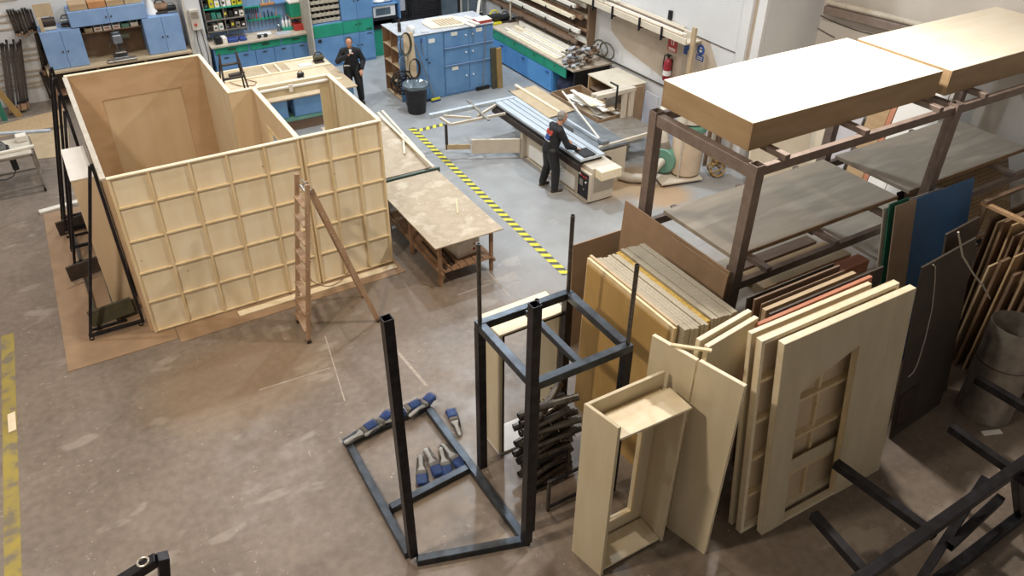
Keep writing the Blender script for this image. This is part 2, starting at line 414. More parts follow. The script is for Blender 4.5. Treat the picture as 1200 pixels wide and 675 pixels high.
bw = MB().box((.2, 16.105, zb), (.7, 16.15, H0)).box((2.13, 16.105, zb), (2.62, 16.15, H0)).box((.7, 16.105, 2.22), (2.13, 16.15, H0)).box((.7, 16.105, zb), (2.13, 16.15, .25)).build('back_wall', 'okume', r)
MB().box((.68, 16.152, .2), (2.15, 16.17, 2.28)).build('infill_board', 'okume_lite', bw)
MB().box((.2, 16.08, H0), (2.62, 16.15, H0+.025)).build('cap_rail', 'pine_edge', bw, .004)
pw = MB().box((2.575, 13.9, zb), (2.615, 16.1, H0)).build('partition_wall', 'ply_flat', r)
MB().box((2.56, 13.93, H0), (2.63, 16.075, H0+.025)).build('cap_rail', 'pine_edge', pw, .004)
sw = MB().box((2.575, 13.86, zb), (3.0, 13.895, H0)).build('step_wall', 'okume_lite', r)
MB().box((2.56, 13.85, H0), (3.0, 13.92, H0+.025)).build('cap_rail', 'pine_edge', sw, .004)
dw = MB().box((3.0, 13.25, zb), (3.04, 13.9, H0)).box((3.0, 11.51, 2.32), (3.04, 13.25, H0)).box((3.0, 11.51, zb), (3.04, 12.25, 2.32)).build('doorway_wall', 'okume_lite', r)
MB().box((2.98, 11.515, H0), (3.06, 13.9, H0+.025)).build('cap_rail', 'pine_edge', dw, .004)
MB().box((2.99, 13.19, zb), (3.05, 13.248, 2.26)).box((2.99, 12.252, zb), (3.05, 12.31, 2.26)).box((2.99, 12.252, 2.26), (3.05, 13.248, 2.318)).build('door_frame', 'pine', dw)
rw = MB().box((4.375, 11.51, zb), (4.415, 13.9, H0)).build('right_wall', 'ply_flat', r)
MB().box((4.36, 11.515, H0), (4.43, 13.9, H0+.025)).build('cap_rail', 'pine_edge', rw, .004)
MB().box((4.366, 13.52, zb), (4.374, 13.6, H0)).build('joint_strip', 'tanboard', rw)
ww = MB().box((3.04, 13.86, 2.54), (4.375, 13.9, H0)).box((3.04, 13.86, zb), (3.2, 13.9, 2.54)).box((4.21, 13.86, zb), (4.375, 13.9, 2.54)).box((3.2, 13.86, zb), (4.21, 13.9, .9)).build('window_wall', 'ply_flat', r)
MB().box((3.06, 13.85, H0), (4.36, 13.92, H0+.025)).build('cap_rail', 'pine_edge', ww, .004)
pl = MB().cyl((3.1, 13.82, H0-.06), (4.36, 13.82, H0-.06), .028, n=10).build('white_rail', 'white', ww)
MB().box((3.62, 13.775, H0-.14), (3.69, 13.80, H0-.01)).build('clamp', 'white', pl)
# front base plank lying on the floor
tag(MB().slab((1.54, 11.22, .012), (2.86, .03, 0), (0, .14, 0), (0, 0, .02)).build('plank', 'pine_edge', bev=.003), 'long pale plank lying along the foot of the battened wall', 'plank')
# protective sheets on the floor
tag(MB().slab((-1.06, 11.15, 0), (1.6, 0, 0), (.14, 5.4, 0), (0, 0, .010)).build('floor_sheet', 'mdf'), 'brown hardboard sheet on the floor under the black braces, left of the plywood set room', 'floor sheet', 'brown floor sheets')
tag(MB().slab((.56, 11.02, 0), (1.9, .02, 0), (0, 5.0, 0), (0, 0, .010)).build('floor_sheet', 'mdf'), 'brown hardboard sheet under the left half of the battened front wall', 'floor sheet', 'brown floor sheets')
tag(MB().slab((2.48, 11.06, 0), (2.0, .02, 0), (0, 2.8, 0), (0, 0, .010)).build('floor_sheet', 'mdf'), 'brown hardboard sheet under the right half of the battened front wall', 'floor sheet', 'brown floor sheets')
tag(MB().slab((-.97, 16.56, .0), (1.0, .14, 0), (-.02, .14, 0), (0, 0, .05)).build('board_offcut', 'offwhite', bev=.004), 'white board offcut lying at the far end of the brown floor sheet', 'board')
# plinth box beside the set room
p = thing('plinth_box', 'tall narrow plywood box with a white top standing left of the set room', 'plinth', (-.02, 12.95, .012))
MB().box((-.2, 12.5, .012), (.12, 13.72, 2.38)).build('casing', 'okume_lite', p, .004)
MB().box((-.205, 12.49, 2.382), (.125, 13.73, 2.402)).build('top', 'white', p, .003)
# steel braces
def brace(y, h, foot, label, i):
    b = thing('stage_brace', label, 'brace', (0, y, .012), 0, 'black steel braces')
    x1 = .06 if i != 0 else .14
    z0 = .10
    MB().sq((x1, y, z0+.02), (x1, y, h), .045, .045).build('upright', 'steel_black', b)
    MB().beam((foot, y, z0+.02), (x1-.03, y, h-.02), .045, .045).build('strut', 'steel_black', b)
    MB().beam((foot-.03, y, z0), (x1+.02, y, z0), .05, .05).build('base_bar', 'steel_black', b)
    for xx in (foot+.0, x1-.04):
        c = MB().cyl((xx, y-.015, .05), (xx, y+.015, .05), .038, n=14).build('castor_wheel', 'rubber', b)
        MB().box((xx-.02, y-.022, .045), (xx+.02, y-.017, .10)).box((xx-.02, y+.017, .045), (xx+.02, y+.022, .10)).box((xx-.02, y-.022, .095), (xx+.02, y+.022, .10)).build('castor_fork', 'zinc', c)
brace(11.78, 2.9, -.64, 'nearest of the black triangular steel braces left of the set room', 0)
brace(14.1, 2.9, -.60, 'black triangular steel brace just beyond the white-topped plinth', 1)
brace(14.75, 2.95, -.58, 'second black steel brace beyond the white-topped plinth', 2)
brace(15.5, 2.98, -.60, 'third black steel brace beyond the white-topped plinth', 3)
brace(16.02, 3.0, -.60, 'farthest black steel brace at the back corner of the set room', 4)
# linking base trolleys with ballast plates
def trolley(y0, y1, label):
    t = thing('base_trolley', label, 'trolley', (-.35, y0, .012), 0, 'steel base trolleys')
    MB().sq((-.5, y0, .07), (-.5, y1, .07), .045, .045).build('rail', 'steel_rod', t)
    MB().sq((-.2, y0, .07), (-.2, y1, .07), .045, .045).build('rail', 'steel_rod', t)
    for y in (y0+.03, y1-.03): MB().beam((-.62, y, .032), (-.08, y, .032), .04, .035).build('cross_bar', 'steel_black', t)
trolley(12.0, 13.9, 'steel base trolley lying between the two nearest ballast plates')
trolley(14.25, 15.35, 'steel base trolley lying between the far braces')
def ballast(P, U, lab, m):
    P = V(P); U = V(U)
    n = V((0, 0, 1)).cross(U).normalized()
    tag(MB().slab(P, U, V((0, 0, .26))+n*.05, n*.05).build('ballast_plate', m, bev=.006), lab, 'ballast plate', 'ballast plates')
ballast((-.58, 11.98, .10), (.66, .1, 0), 'olive ballast plate with a pale edge standing at the foot of the nearest black brace', 'iron_olive')
ballast((-.72, 13.55, .095), (.5, .12, 0), 'dark ballast plate standing on the base rails beside the plinth', 'steel_dark')
ballast((-.72, 15.45, .012), (.5, .12, 0), 'dark ballast plate standing between the far braces', 'steel_dark')
ballast((-.16, 12.10, .02), (.33, .05, 0), 'dark olive ballast plate leaning against the front corner of the set room', 'iron_olive')
# ---------------------------------------------------------------- wooden stepladder
l = thing('stepladder', 'worn wooden A-frame stepladder in front of the battened plywood wall', 'ladder', (2.9, 10.35, 0))
ap0, ap1 = V((2.72, 10.20, 2.62)), V((2.70, 10.60, 2.62))
b0, b1 = V((2.30, 10.02, 0)), V((2.33, 10.62, 0))
MB().beam(b0, ap0, .07, .035, (0, 1, 0)).build('rail', 'ladderwood', l, .004)
MB().beam(b1, ap1, .07, .035, (0, 1, 0)).build('rail', 'ladderwood', l, .004)
for k in range(8):
    t = .075+k*.113
    a, b = b0.lerp(ap0, t), b1.lerp(ap1, t)
    MB().beam(a+V((0, .01, 0)), b-V((0, .01, 0)), .115, .024).build('step', 'ladderwood', l, .003)
c0, c1 = V((3.48, 9.98, 0)), V((3.54, 10.74, 0))
e0, e1 = V((2.78, 10.27, 2.5)), V((2.78, 10.53, 2.5))
rb0 = MB().beam(c0, e0, .08, .03, (0, 1, 0)).build('rear_rail', 'ladderwood', l, .004)
rb1 = MB().beam(c1, e1, .08, .03, (0, 1, 0)).build('rear_rail', 'ladderwood', l, .004)
for t in (.3, .72): MB().beam(c0.lerp(e0, t), c1.lerp(e1, t), .02, .05).build('rear_stay', 'ladderwood', l, .003)
MB().box((2.69, 10.25, 2.44), (2.80, 10.56, 2.47)).build('top_plate', 'zinc', l, .003)
MB().cyl((2.755, 10.18, 2.52), (2.755, 10.62, 2.52), .012, n=8).build('hinge_pin', 'zinc', l)
a, b = b0.lerp(ap0, .42)+V((.02, .02, 0)), c0.lerp(e0, .42)+V((-.02, .02, 0))
MB().path([a.lerp(b, t)-V((0, 0, .22*4*t*(1-t))) for t in [i/14 for i in range(15)]], .008, 6).build('rope', 'oldwood', l)
for P in (b0, b1, c0, c1): MB().box((P.x-.03, P.y-.045, 0), (P.x+.04, P.y+.045, .05)).build('foot', 'steel_dark', l)
# ---------------------------------------------------------------- paint-spattered table and the one behind it
t = thing('work_table', 'paint-spattered wooden table with a loaded lower shelf right of the set room', 'table', (5.3, 11.5, 0))
MB().box((4.68, 10.2, .88), (6.0, 12.78, .905)).build('tabletop', 'tabletop', t, .003)
for x, y in ((4.83, 10.36), (5.84, 10.36), (4.83, 11.55), (5.84, 11.55), (4.83, 12.6), (5.84, 12.6)):
    MB().box((x-.03, y-.03, 0), (x+.03, y+.03, .8)).build('leg', 'oldwood', t, .004)
MB().box((4.80, 10.33, .8), (5.87, 10.38, .88)).box((4.80, 12.58, .8), (5.87, 12.63, .88)).box((4.80, 10.385, .8), (4.85, 12.575, .88)).box((5.82, 10.385, .8), (5.87, 12.575, .88)).build('apron', 'oldwood', t, .003)
sh = MB()
for k in range(6): sh.box((4.87+k*.16, 10.28, .30), (5.01+k*.16, 12.65, .325))
sh.build('shelf', 'oldwood', t)
MB().beam((4.83, 10.24, .285), (4.83, 12.66, .285), .04, .06).beam((5.84, 10.24, .285), (5.84, 12.66, .285), .04, .06).build('shelf_rail', 'oldwood', t)
bx = thing('cardboard_box', 'white cardboard carton on the lower shelf of the spattered table', 'box', (5.5, 10.75, .325), .12)
MB().box((-.26, -.2, 0), (.2, .2, .3)).build('carton', 'dirtywhite', bx, .006, local=True)
MB().slab((-.26, -.2, .303), (.46, 0, 0), (0, .195, .05), (0, 0, .006)).slab((-.26, .2, .303), (.46, 0, 0), (0, -.19, .06), (0, 0, .006)).build('flap', 'white', bx, local=True)
MB().cyl((.08, -.2015, .1), (.08, -.206, .1), .03, n=14).cyl((.08, -.2015, .2), (.08, -.206, .2), .02, n=14).build('printed_mark', 'darkred', bx, local=True)
tag(MB().box((5.3, 11.45, .325), (5.78, 11.8, .56)).build('cardboard_box', 'dirtywhite', bev=.006), 'grubby carton at the back of the spattered table shelf', 'box')
g = 'bars on the table shelf'
for k, (x, w, m_) in enumerate(((4.93, .03, 'steel_dark'), (5.0, .03, 'oldwood'), (5.07, .03, 'steel_dark'), (5.13, .025, 'steel_black'), (5.19, .035, 'oldwood'))):
    tag(MB().beam((x, 10.32+.03*k, .325+w/2), (x+.03, 11.35+.1*(k % 2), .325+w/2), w, w).build('offcut_bar', m_), ('first', 'second', 'third', 'fourth', 'fifth')[k]+' bar from the left among the dark strips under the spattered table', 'bar', g)
tag(MB().beam((5.55, 11.05, .912), (5.78, 11.55, .912), .022, .014).build('wood_stick', 'pine'), 'short thin stick lying alone on the spattered tabletop', 'stick')
t2 = thing('work_table', 'second spattered table behind, carrying loose pine strips', 'table', (5.5, 14.4, 0))
MB().box((4.72, 13.0, .86), (6.05, 15.9, .885)).build('tabletop', 'tabletop', t2, .003)
for x, y in ((4.83, 13.12), (5.94, 13.12), (4.83, 15.8), (5.94, 15.8)): MB().box((x-.035, y-.035, 0), (x+.035, y+.035, .86)).build('leg', 'oldwood', t2, .004)
gb = thing('green_rail', 'dark green channel bar between the two spattered tables', 'bar', (5.4, 12.9, .906))
MB().box((4.66, 12.86, .81), (6.1, 12.9, .905)).box((4.66, 12.9, .81), (6.1, 12.96, .82)).build('channel', 'railgreen', gb)
for x in (4.9, 5.35, 5.8, 6.0): MB().cyl((x, 12.858, .86), (x, 12.848, .86), .018, n=10).build('bolt', 'steel_black', gb)
gb.location.z = 0.81; WM[gb.name] = Matrix.Translation((5.4, 12.9, .906))
for ch in gb.children: ch.location.z = .906-.81
z0 = .885
for k, (a, b, lab) in enumerate((((448, 130), (497, 184), 'outer right of the long pine strips on the far table'), ((446, 136), (508, 199), 'longest pine strip reaching over the green rail'), ((443, 132), (487, 177), 'left of the long pine strips on the far table'))):
    A, B = G(*a, z0+.02+.022*(k == 1)), G(*b, z0+.02+.022*(k == 1))
    if k == 1: B.z += .06; A.z -= .0
    tag(MB().beam(A, B, .05, .03).build('pine_strip', 'pine_edge', bev=.003), lab, 'wood strip', 'pine strips on the far table')
A, B = G(472, 155, z0+.055), G(474, 180, z0+.03)
tag(MB().beam(A, B, .04, .02).build('pine_strip', 'pine_edge', bev=.003), 'shortest pine strip lying across the others on the far table', 'wood strip', 'pine strips on the far table')
# hazard tape on the floor, worn yellow line far left
def tape(P, Q, w, n, label):
    P, Q = V(P), V(Q); u = (Q-P).normalized(); nrm = V((-u.y, u.x, 0))
    L = (Q-P).length; r_ = thing('hazard_tape', label, 'floor tape', P)
    MB().slab(P-nrm*w/2+V((0, 0, .0006)), u*L, nrm*w, (0, 0, .0012)).build('tape_band', 'tape_black', r_)
    y = MB(); st = L/n
    for k in range(n):
        a = P+u*(k*st); y.poly([a-nrm*w/2+V((0, 0, .002)), a+u*st*.52-nrm*w/2+V((0, 0, .002)), a+u*min(st*.9, L-k*st)+nrm*w/2+V((0, 0, .002)), a+u*st*.38+nrm*w/2+V((0, 0, .002))], (0, 0, .001))
    y.build('yellow_stripes', 'tape_yellow', r_)
tape(G(664, 322), G(482, 150), .16, 34, 'yellow and black hazard tape running along the floor past the spattered table')
tape(G(490, 153), G(521, 145.5), .15, 4, 'short stub of hazard tape turning towards the sliding table frame')
tl = MB(); A, B = G(9, 392), G(16, 700)
tl.slab(A+V((-.09, 0, .0005)), B-A, (.18, 0, 0), (0, 0, .0015)); tag(tl.build('floor_line', 'tape_old'), 'worn yellow floor line at the far left', 'floor line')
P = G(14, 496)
tag(MB().slab((P.x-.05, P.y-.2, .003), (.1, .02, 0), (.01, .4, 0), (0, 0, .018)).build('wood_offcut', 'pine_edge', bev=.002), 'small pale offcut lying on the worn yellow line', 'offcut')

for k, (p, q, lab) in enumerate((((304, 457), (387, 431), 'long faint chalk line on the floor in front of the ladder stain'), ((381, 394), (404, 470), 'faint chalk line running towards us from the right foot of the stepladder'), ((462, 408), (500, 452), 'smeared white line on the floor left of the table frame'), ((536, 346), (581, 330), 'chalk line on the floor by the near end of the spattered table'), ((568, 314), (597, 347), 'chalk line crossing in front of the right leg of the spattered table'))):
    A, B = G(*p, 0), G(*q, 0); d_ = (B-A).normalized(); n_ = V((-d_.y, d_.x, 0))
    w_ = (.018, .018, .05, .018, .02)[k]
    tag(MB().slab(A-n_*w_/2+V((0, 0, .0006)), B-A, n_*w_, (0, 0, .0008)).build('chalk_line', 'chalk'), lab, 'floor mark', 'chalk lines on the floor')
# ---------------------------------------------------------------- foreground steel frames
f = thing('floor_frame', 'black steel floor frame with two tall square posts, blue brushes around it', 'steel frame', (2.6, 6.2, 0))
T = .1
Pq = [V((2.03, 7.62, T/2)), V((3.26, 7.72, T/2)), V((3.28, 5.0, T/2)), V((1.99, 5.45, T/2))]
def bar(par, a, b, name='rail', m='steel_blue', w=.1, h=.1, ins=.05):
    a, b = V(a), V(b); u = (b-a).normalized()
    return MB().beam(a+u*ins, b-u*ins, w, h).build(name, m, par, .006)
bar(f, Pq[0]-V((.1, 0, 0)), Pq[1]+V((.1, 0, 0))); bar(f, Pq[1]-V((0, .05, 0)), Pq[2]); bar(f, Pq[2]+V((.1, 0, 0)), Pq[3]); bar(f, Pq[3]+V((0, .05, 0)), Pq[0]-V((0, .05, 0)))
bar(f, (2.02, 6.28, T/2), (3.27, 6.38, T/2), 'cross_bar', ins=.06)
MB().sq((2.02, 5.50, .1), (1.99, 5.47, 3.62), .1, .1, .008).build('post', 'steel_black', f)
MB().sq((3.27, 4.99, .1), (3.27, 4.97, 3.62), .1, .1, .008).build('post', 'steel_black', f)
b = thing('table_frame', 'black steel open table frame on four legs with round pins at the corners', 'steel frame', (4.05, 5.75, 0))
zt = 2.42; xa, xb, ya, yb = 3.43, 4.66, 5.18, 6.36
for (x, y) in ((xa, ya), (xb, ya), (xb, yb), (xa, yb)):
    MB().sq((x, y, 0), (x, y, zt-.1), .1, .1, .008).build('leg', 'steel_black', b)
    MB().tube((x, y, zt), (x, y, zt+1.06), .026, .005).build('pin', 'steel_rod', b)
for p, q in (((xa-.05, ya), (xb+.05, ya)), ((xa-.05, yb), (xb+.05, yb))): MB().beam((*p, zt-.05), (*q, zt-.05), .1, .1).build('top_rail', 'steel_blue', b, .006)
for x in (xa, xb): MB().beam((x, ya+.052, zt-.05), (x, yb-.052, zt-.05), .1, .1).build('top_rail', 'steel_blue', b, .006)
MB().beam(((xa+xb)/2, ya+.052, zt-.055), ((xa+xb)/2, yb-.052, zt-.055), .08, .08).build('cross_bar', 'steel_blue', b, .006)
# wrapped brushes
def brush(loc, rz, label, pitch=0.0):
    r = thing('paint_brush', label, 'brush', loc, 0, 'new paint brushes in plastic')
    R = Matrix.Rotation(rz, 3, 'Z') @ Matrix.Rotation(pitch, 3, 'Y')
    r.rotation_euler = R.to_euler(); 
    MB().slab((0, -.05, 0), (.12, 0, 0), (0, .1, 0), (0, 0, .055)).build('bristles', 'brushblue', r, .008, local=True)
    MB().slab((-.05, -.047, .004), (.048, 0, 0), (0, .094, 0), (0, 0, .046)).build('ferrule', 'zinc', r, .006, local=True)
    MB().poly([(-.052, -.04, .012), (-.052, .04, .012), (-.12, .016, .012), (-.26, .018, .012), (-.28, 0, .012), (-.26, -.018, .012), (-.12, -.016, .012)], (0, 0, .024)).build('handle', 'white', r, .005, local=True)
    w = MB(); rnd = random.Random(label)
    prof = []
    for k in range(9):
        t = k/8; rr = .07*(1-t)+.035*t
        ring = [V((.125-.40*t, rr*1.0*math.cos(a)+rnd.uniform(-.008, .008), max(.001, .032+rr*.75*math.sin(a)+rnd.uniform(-.008, .008)))) for a in [2*math.pi*i/12 for i in range(12)]]
        prof.append(ring)
    vs = [p for ring in prof for p in ring]; n = 12
    fs = [(k*n+i, k*n+(i+1) % n, (k+1)*n+(i+1) % n, (k+1)*n+i) for k in range(8) for i in range(n)]+[tuple(range(n))[::-1], tuple(8*n+i for i in range(n))]
    w._faces(vs, fs); w.build('plastic_wrap', 'plastic', r, local=True, smooth=True)
    r.scale = (1.3, 1.3, 1.3)
    return r
ZT = .104
for k, (px, py, lab) in enumerate(((426, 500, 'leftmost blue brush in plastic lying along the far bar of the floor frame'), (444, 487, 'second blue brush from the left along the far bar of the floor frame'), (455, 480, 'blue brush in plastic beside the tall left post, left of it'), (478, 476, 'blue brush in plastic just right of the tall left post'), (496, 469, 'rightmost blue brush in plastic on the far corner of the floor frame'))):
    P = G(px, py, ZT); P.y = 7.62+(P.x-2.03)*.08; brush((P.x, P.y+(.02 if k % 2 else -.01), ZT), math.radians((14, 25, 10, 5, 24)[k]), lab)
for k, (px, py, lab, a) in enumerate(((497, 561, 'nearest blue brush inside the floor frame, bristles towards us', -112), (512, 551, 'second blue brush from the left inside the floor frame', -95), (525, 551, 'third blue brush from the left inside the floor frame', -105), (537, 543, 'rightmost blue brush inside the floor frame, touching the cross bar side', -85))):
    P = G(px, py, 0.03); brush((P.x, P.y+.06, .002), math.radians(a), lab)
P = G(531, 490, .03); brush((P.x, P.y, .002), math.radians(78), 'single blue brush in plastic on the floor outside the floor frame')
# hollow plywood casing behind the table frame
w = thing('plywood_casing', 'hollow pale plywood casing standing on end behind the black table frame', 'casing', (4.2, 6.6, 0))
MB().box((3.72, 6.40, .04), (3.76, 6.86, 2.06)).build('side_board', 'ply_flat', w, .004)
MB().box((4.62, 6.46, .04), (4.66, 6.86, 2.06)).build('side_board', 'ply_flat', w, .004)
MB().slab((3.70, 6.38, 2.062), (.98, .02, 0), (0, .48, 0), (0, 0, .03)).build('top_board', 'pine_edge', w, .004)
MB().box((3.72, 6.40, 0), (4.66, 6.86, .038)).build('bottom_board', 'white', w, .004)
MB().box((3.765, 6.395, .04), (3.785, 6.42, 2.05)).box((3.786, 6.395, 2.03), (4.615, 6.42, 2.05)).build('edge_trim', 'steel_dark', w)
# heap of short steel tubes with cross rods, under the table frame
rn = random.Random(5)
tb = None
cr = thing('tube_crate', 'small black steel crate frame in front of the heap of short tubes', 'crate', (4.2, 5.3, 0))
for x in (3.78, 4.28):
    for y in (5.3, 5.62): MB().sq((x, y, 0), (x, y, .55), .035, .035).build('post', 'steel_rod', cr)
for z in (.06, .53):
    MB().beam((3.80, 5.3, z), (4.26, 5.3, z), .03, .03).build('rail', 'steel_black', cr); MB().beam((3.80, 5.62, z), (4.26, 5.62, z), .03, .03).build('rail', 'steel_black', cr)
ords = ['lowest', 'second lowest', 'third', 'fourth', 'fifth', 'sixth', 'seventh', 'eighth', 'ninth', 'tenth', 'eleventh', 'twelfth', 'thirteenth', 'fourteenth', 'fifteenth', 'sixteenth', 'seventeenth', 'eighteenth', 'nineteenth', 'topmost']
for k in range(30):
    z = .05+(k//3)*.105
    y = 5.76+.125*(k % 3)+(.05 if (k//3) % 2 else 0)
    lab = 'short black tube with cross rods, %s layer from the floor, %s of the heap' % (['bottom', 'second', 'third', 'fourth', 'fifth', 'sixth', 'seventh', 'eighth', 'ninth', 'top'][k//3], ('front', 'middle', 'rear')[k % 3])
    if tb is None:
        tb = thing('steel_tube', lab, 'tube', (0, 0, 0), 0, 'heap of short steel tubes')
        MB().tube((-.34, 0, 0), (.34, 0, 0), .048, .006, 18).build('tube', 'steel_rod', tb, smooth=True)
        for x in (-.2, .02, .22): MB().cyl((x, -.085, .02), (x, .085, -.01), .008, n=8).build('cross_rod', 'steel_dark', tb)
        o = tb
    else: o = dup(tb, (0, 0, 0), 0, lab)
    o.location = (4.12+rn.uniform(-.08, .08), y, z); o.rotation_euler = (rn.uniform(-.5, .5), rn.uniform(-.10, .10), rn.uniform(-.22, .22))
for k, (z, a, lab) in enumerate(((1.14, .5, 'short steel tube thrown askew on the very top of the heap'), (1.2, -.35, 'second askew tube crossing the top of the heap of tubes'))):
    o = dup(tb, (4.15, 5.95-.1*k, z), 0, lab, (0, -.2, a))
# ---------------------------------------------------------------- open plywood box unit and flats
u = thing('plywood_unit', 'open pale plywood box unit with a window in its back and a loose plank', 'box unit', (4.25, 4.45, 0))
MB().slab((3.70, 4.66, 0), (.09, -.46, 0), (.04, 0, 0), (0, 0, 2.4)).build('side_panel', 'ply_flat', u, .003)
MB().box((4.70, 4.22, 0), (4.74, 4.64, 2.2)).build('side_panel', 'ply_flat', u, .003)
MB().box((3.745, 4.62, 0), (4.74, 4.66, .3)).box((3.745, 4.62, 1.95), (4.74, 4.66, 2.4)).box((3.745, 4.62, .3), (4.13, 4.66, 1.95)).box((4.5, 4.62, .3), (4.74, 4.66, 1.95)).build('back_panel', 'ply_flat', u, .003)
MB().box((4.10, 4.59, .3), (4.13, 4.618, 1.95)).box((4.5, 4.59, .3), (4.53, 4.618, 1.95)).box((4.1, 4.59, .27), (4.53, 4.618, .30)).build('window_batten', 'pine', u)
MB().box((3.835, 4.24, .02), (4.695, 4.6, .05)).build('bottom_board', 'pine_edge', u, .003)
MB().slab((3.84, 4.2, 2.2), (.92, -.02, 0), (0, .36, 0), (0, 0, .03)).build('top_plank', 'pine_edge', u, .003)
MB().box((3.835, 4.52, 2.14), (4.69, 4.615, 2.195)).build('plank_ledge', 'pine', u)
def flat(name, label, P, U, N, W, face='ply_flat', group=None, rails=(.0, .33, .66), frame=.05, grid=True, open_=None):
    "scenery flat: thin face, batten frame on the back; P bottom front corner, U width, W height vector, N thickness (towards the back)"
    P, U, N, W = V(P), V(U), V(N), V(W)
    o = thing(name, label, 'scenery flat', (P+U*.5), 0, group)
    u, w, n = U.normalized(), W.normalized(), N.normalized()
    t = .008
    q = MB()
    if open_:
        a0, a1, c0, c1 = open_
        q.slab(P, u*a0, W, n*t).slab(P+u*a1, U-u*a1, W, n*t).slab(P+u*a0+w*c1, u*(a1-a0), W-w*c1, n*t).slab(P+u*a0, u*(a1-a0), w*c0, n*t)
    else: q.slab(P, U, W, n*t)
    q.build('face', face, o)
    B = P+n*t; d = N-n*t
    for s0 in (0, U.length-frame): MB().slab(B+u*s0, u*frame, W, d).build('stile', 'pine_edge', o, .002)
    for s0 in (0, W.length-frame): MB().slab(B+u*frame+w*s0, U-u*2*frame, w*frame, d).build('rail', 'pine_edge', o, .002)
    if open_:
        for s0 in (a0-frame, a1): MB().slab(B+u*s0+w*frame, u*frame, W-w*2*frame, d).build('opening_stile', 'pine', o, .002)
        for s0 in (c0-frame, c1): MB().slab(B+u*a0+w*s0, u*(a1-a0), w*frame, d).build('opening_rail', 'pine', o, .002)
    elif grid:
        for k in range(1, 5): MB().slab(B+u*frame+w*(W.length*k/5), U-u*2*frame, w*.04, d).build('cross_batten', 'pine', o)
        if U.length > 1.2: MB().slab(B+u*(U.length/2-.02)+w*frame, u*.04, W-w*2*frame, d*.6).build('middle_stile', 'pine', o)
    return o
HF = 2.68
flat('scenery_flat', 'narrow pale flat standing just behind the open box unit, face to the left', (4.76, 4.92, 0), (.13, -.56, 0), (.05, .012, 0), (0, 0, HF), group='narrow plywood flats')
flat('scenery_flat', 'narrow pale flat nearest to us, right of the open box unit', (4.905, 4.345, 0), (.13, -.53, 0), (.05, .012, 0), (0, 0, HF), group='narrow plywood flats')
flat('scenery_flat', 'front of the two flats seen edge-on behind the narrow pair', (5.15, 4.46, 0), (.84, .11, 0), (-.008, .06, 0), (0, .0, HF), group='edge-on plywood flats')
flat('scenery_flat', 'rear of the two flats seen edge-on behind the narrow pair', (5.12, 4.56, 0), (.86, .11, 0), (-.008, .06, 0), (0, .0, HF+.03), group='edge-on plywood flats')
A, B = G(786, 404, 2.69), G(834, 411, 2.70)
tag(MB().beam(A, B, .04, .025).build('brace_stick', 'pine'), 'thin pine stick laid across the tops of the narrow flats', 'stick')
HL = 2.745
# the front flat has a doorway with a slanting head
P0, U0_, W0 = V((5.83, 3.665, 0)), V((2.12, -.03, 0)), V((-.02, .37, HL)); u_, w_ = U0_.normalized(), W0.normalized(); N0 = V((0, .09, 0))
def pt(a, c): return P0+u_*a+w_*c
o = thing('scenery_flat', 'big pale flat with a slant-headed doorway, nearest of the leaning flats on the right', 'scenery flat', (6.9, 3.65, 0), 0, 'large leaning flats')
a0, a1, cl, cr_, WL, UL = .36, 1.26, 2.02, 2.30, W0.length, U0_.length
q = MB(); t_ = N0.normalized()*.008
for pg_ in ([pt(0, 0), pt(a0, 0), pt(a0, cl), pt(0, WL)], [pt(a1, 0), pt(UL, 0), pt(UL, WL), pt(a1, cr_)], [pt(0, WL), pt(a0, cl), pt(a1, cr_), pt(UL, WL)]): q.poly(pg_, t_)
q.build('face', 'ply_flat', o)
B0, D0 = t_, N0-t_
def stick(par, a, b, wd, nm_, m_='pine_edge'):
    a, b = V(a), V(b); d = (b-a).normalized(); n_ = D0.normalized(); s_ = d.cross(n_).normalized()
    return MB().slab(a+B0, b-a, s_*wd, D0).build(nm_, m_, par, .002)
stick(o, pt(.05, 0), pt(.05, WL), .05, 'stile'); stick(o, pt(UL, 0), pt(UL, WL), .05, 'stile')
stick(o, pt(.05, WL), pt(UL-.05, WL), -.05, 'rail'); stick(o, pt(.05, 0), pt(UL-.05, 0), .05, 'rail')
stick(o, pt(a0, .05), pt(a0, cl), .05, 'opening_stile', 'pine'); stick(o, pt(a1+.05, .05), pt(a1+.05, cr_), .05, 'opening_stile', 'pine')
stick(o, pt(a0, cl), pt(a1, cr_), .05, 'opening_rail', 'pine')
f2 = flat('scenery_flat', 'second leaning flat, its battened side showing through the slanted doorway', (5.62, 3.90, 0), (2.2, -.02, 0), (.0, -.085, 0), (-.0, .36, HL+.02), face='okume_lite', group='large leaning flats')
P0 = V((5.62, 3.90, 0)); u2, w2 = V((1, -.009, 0)), V((0, .36, HL+.02)).normalized()
MB().slab(P0+u2*.5+w2*.62+V((0, -.088, 0)), u2*1.1, w2*.2, (0, -.01, 0)).build('cross_board', 'ply_flat', f2)
flat('scenery_flat', 'third leaning flat from the front, its top edge just behind the second', (5.62, 3.965, 0), (1.9, -.02, 0), (.0, .06, 0), (-.0, .36, HL+.02), group='large leaning flats')
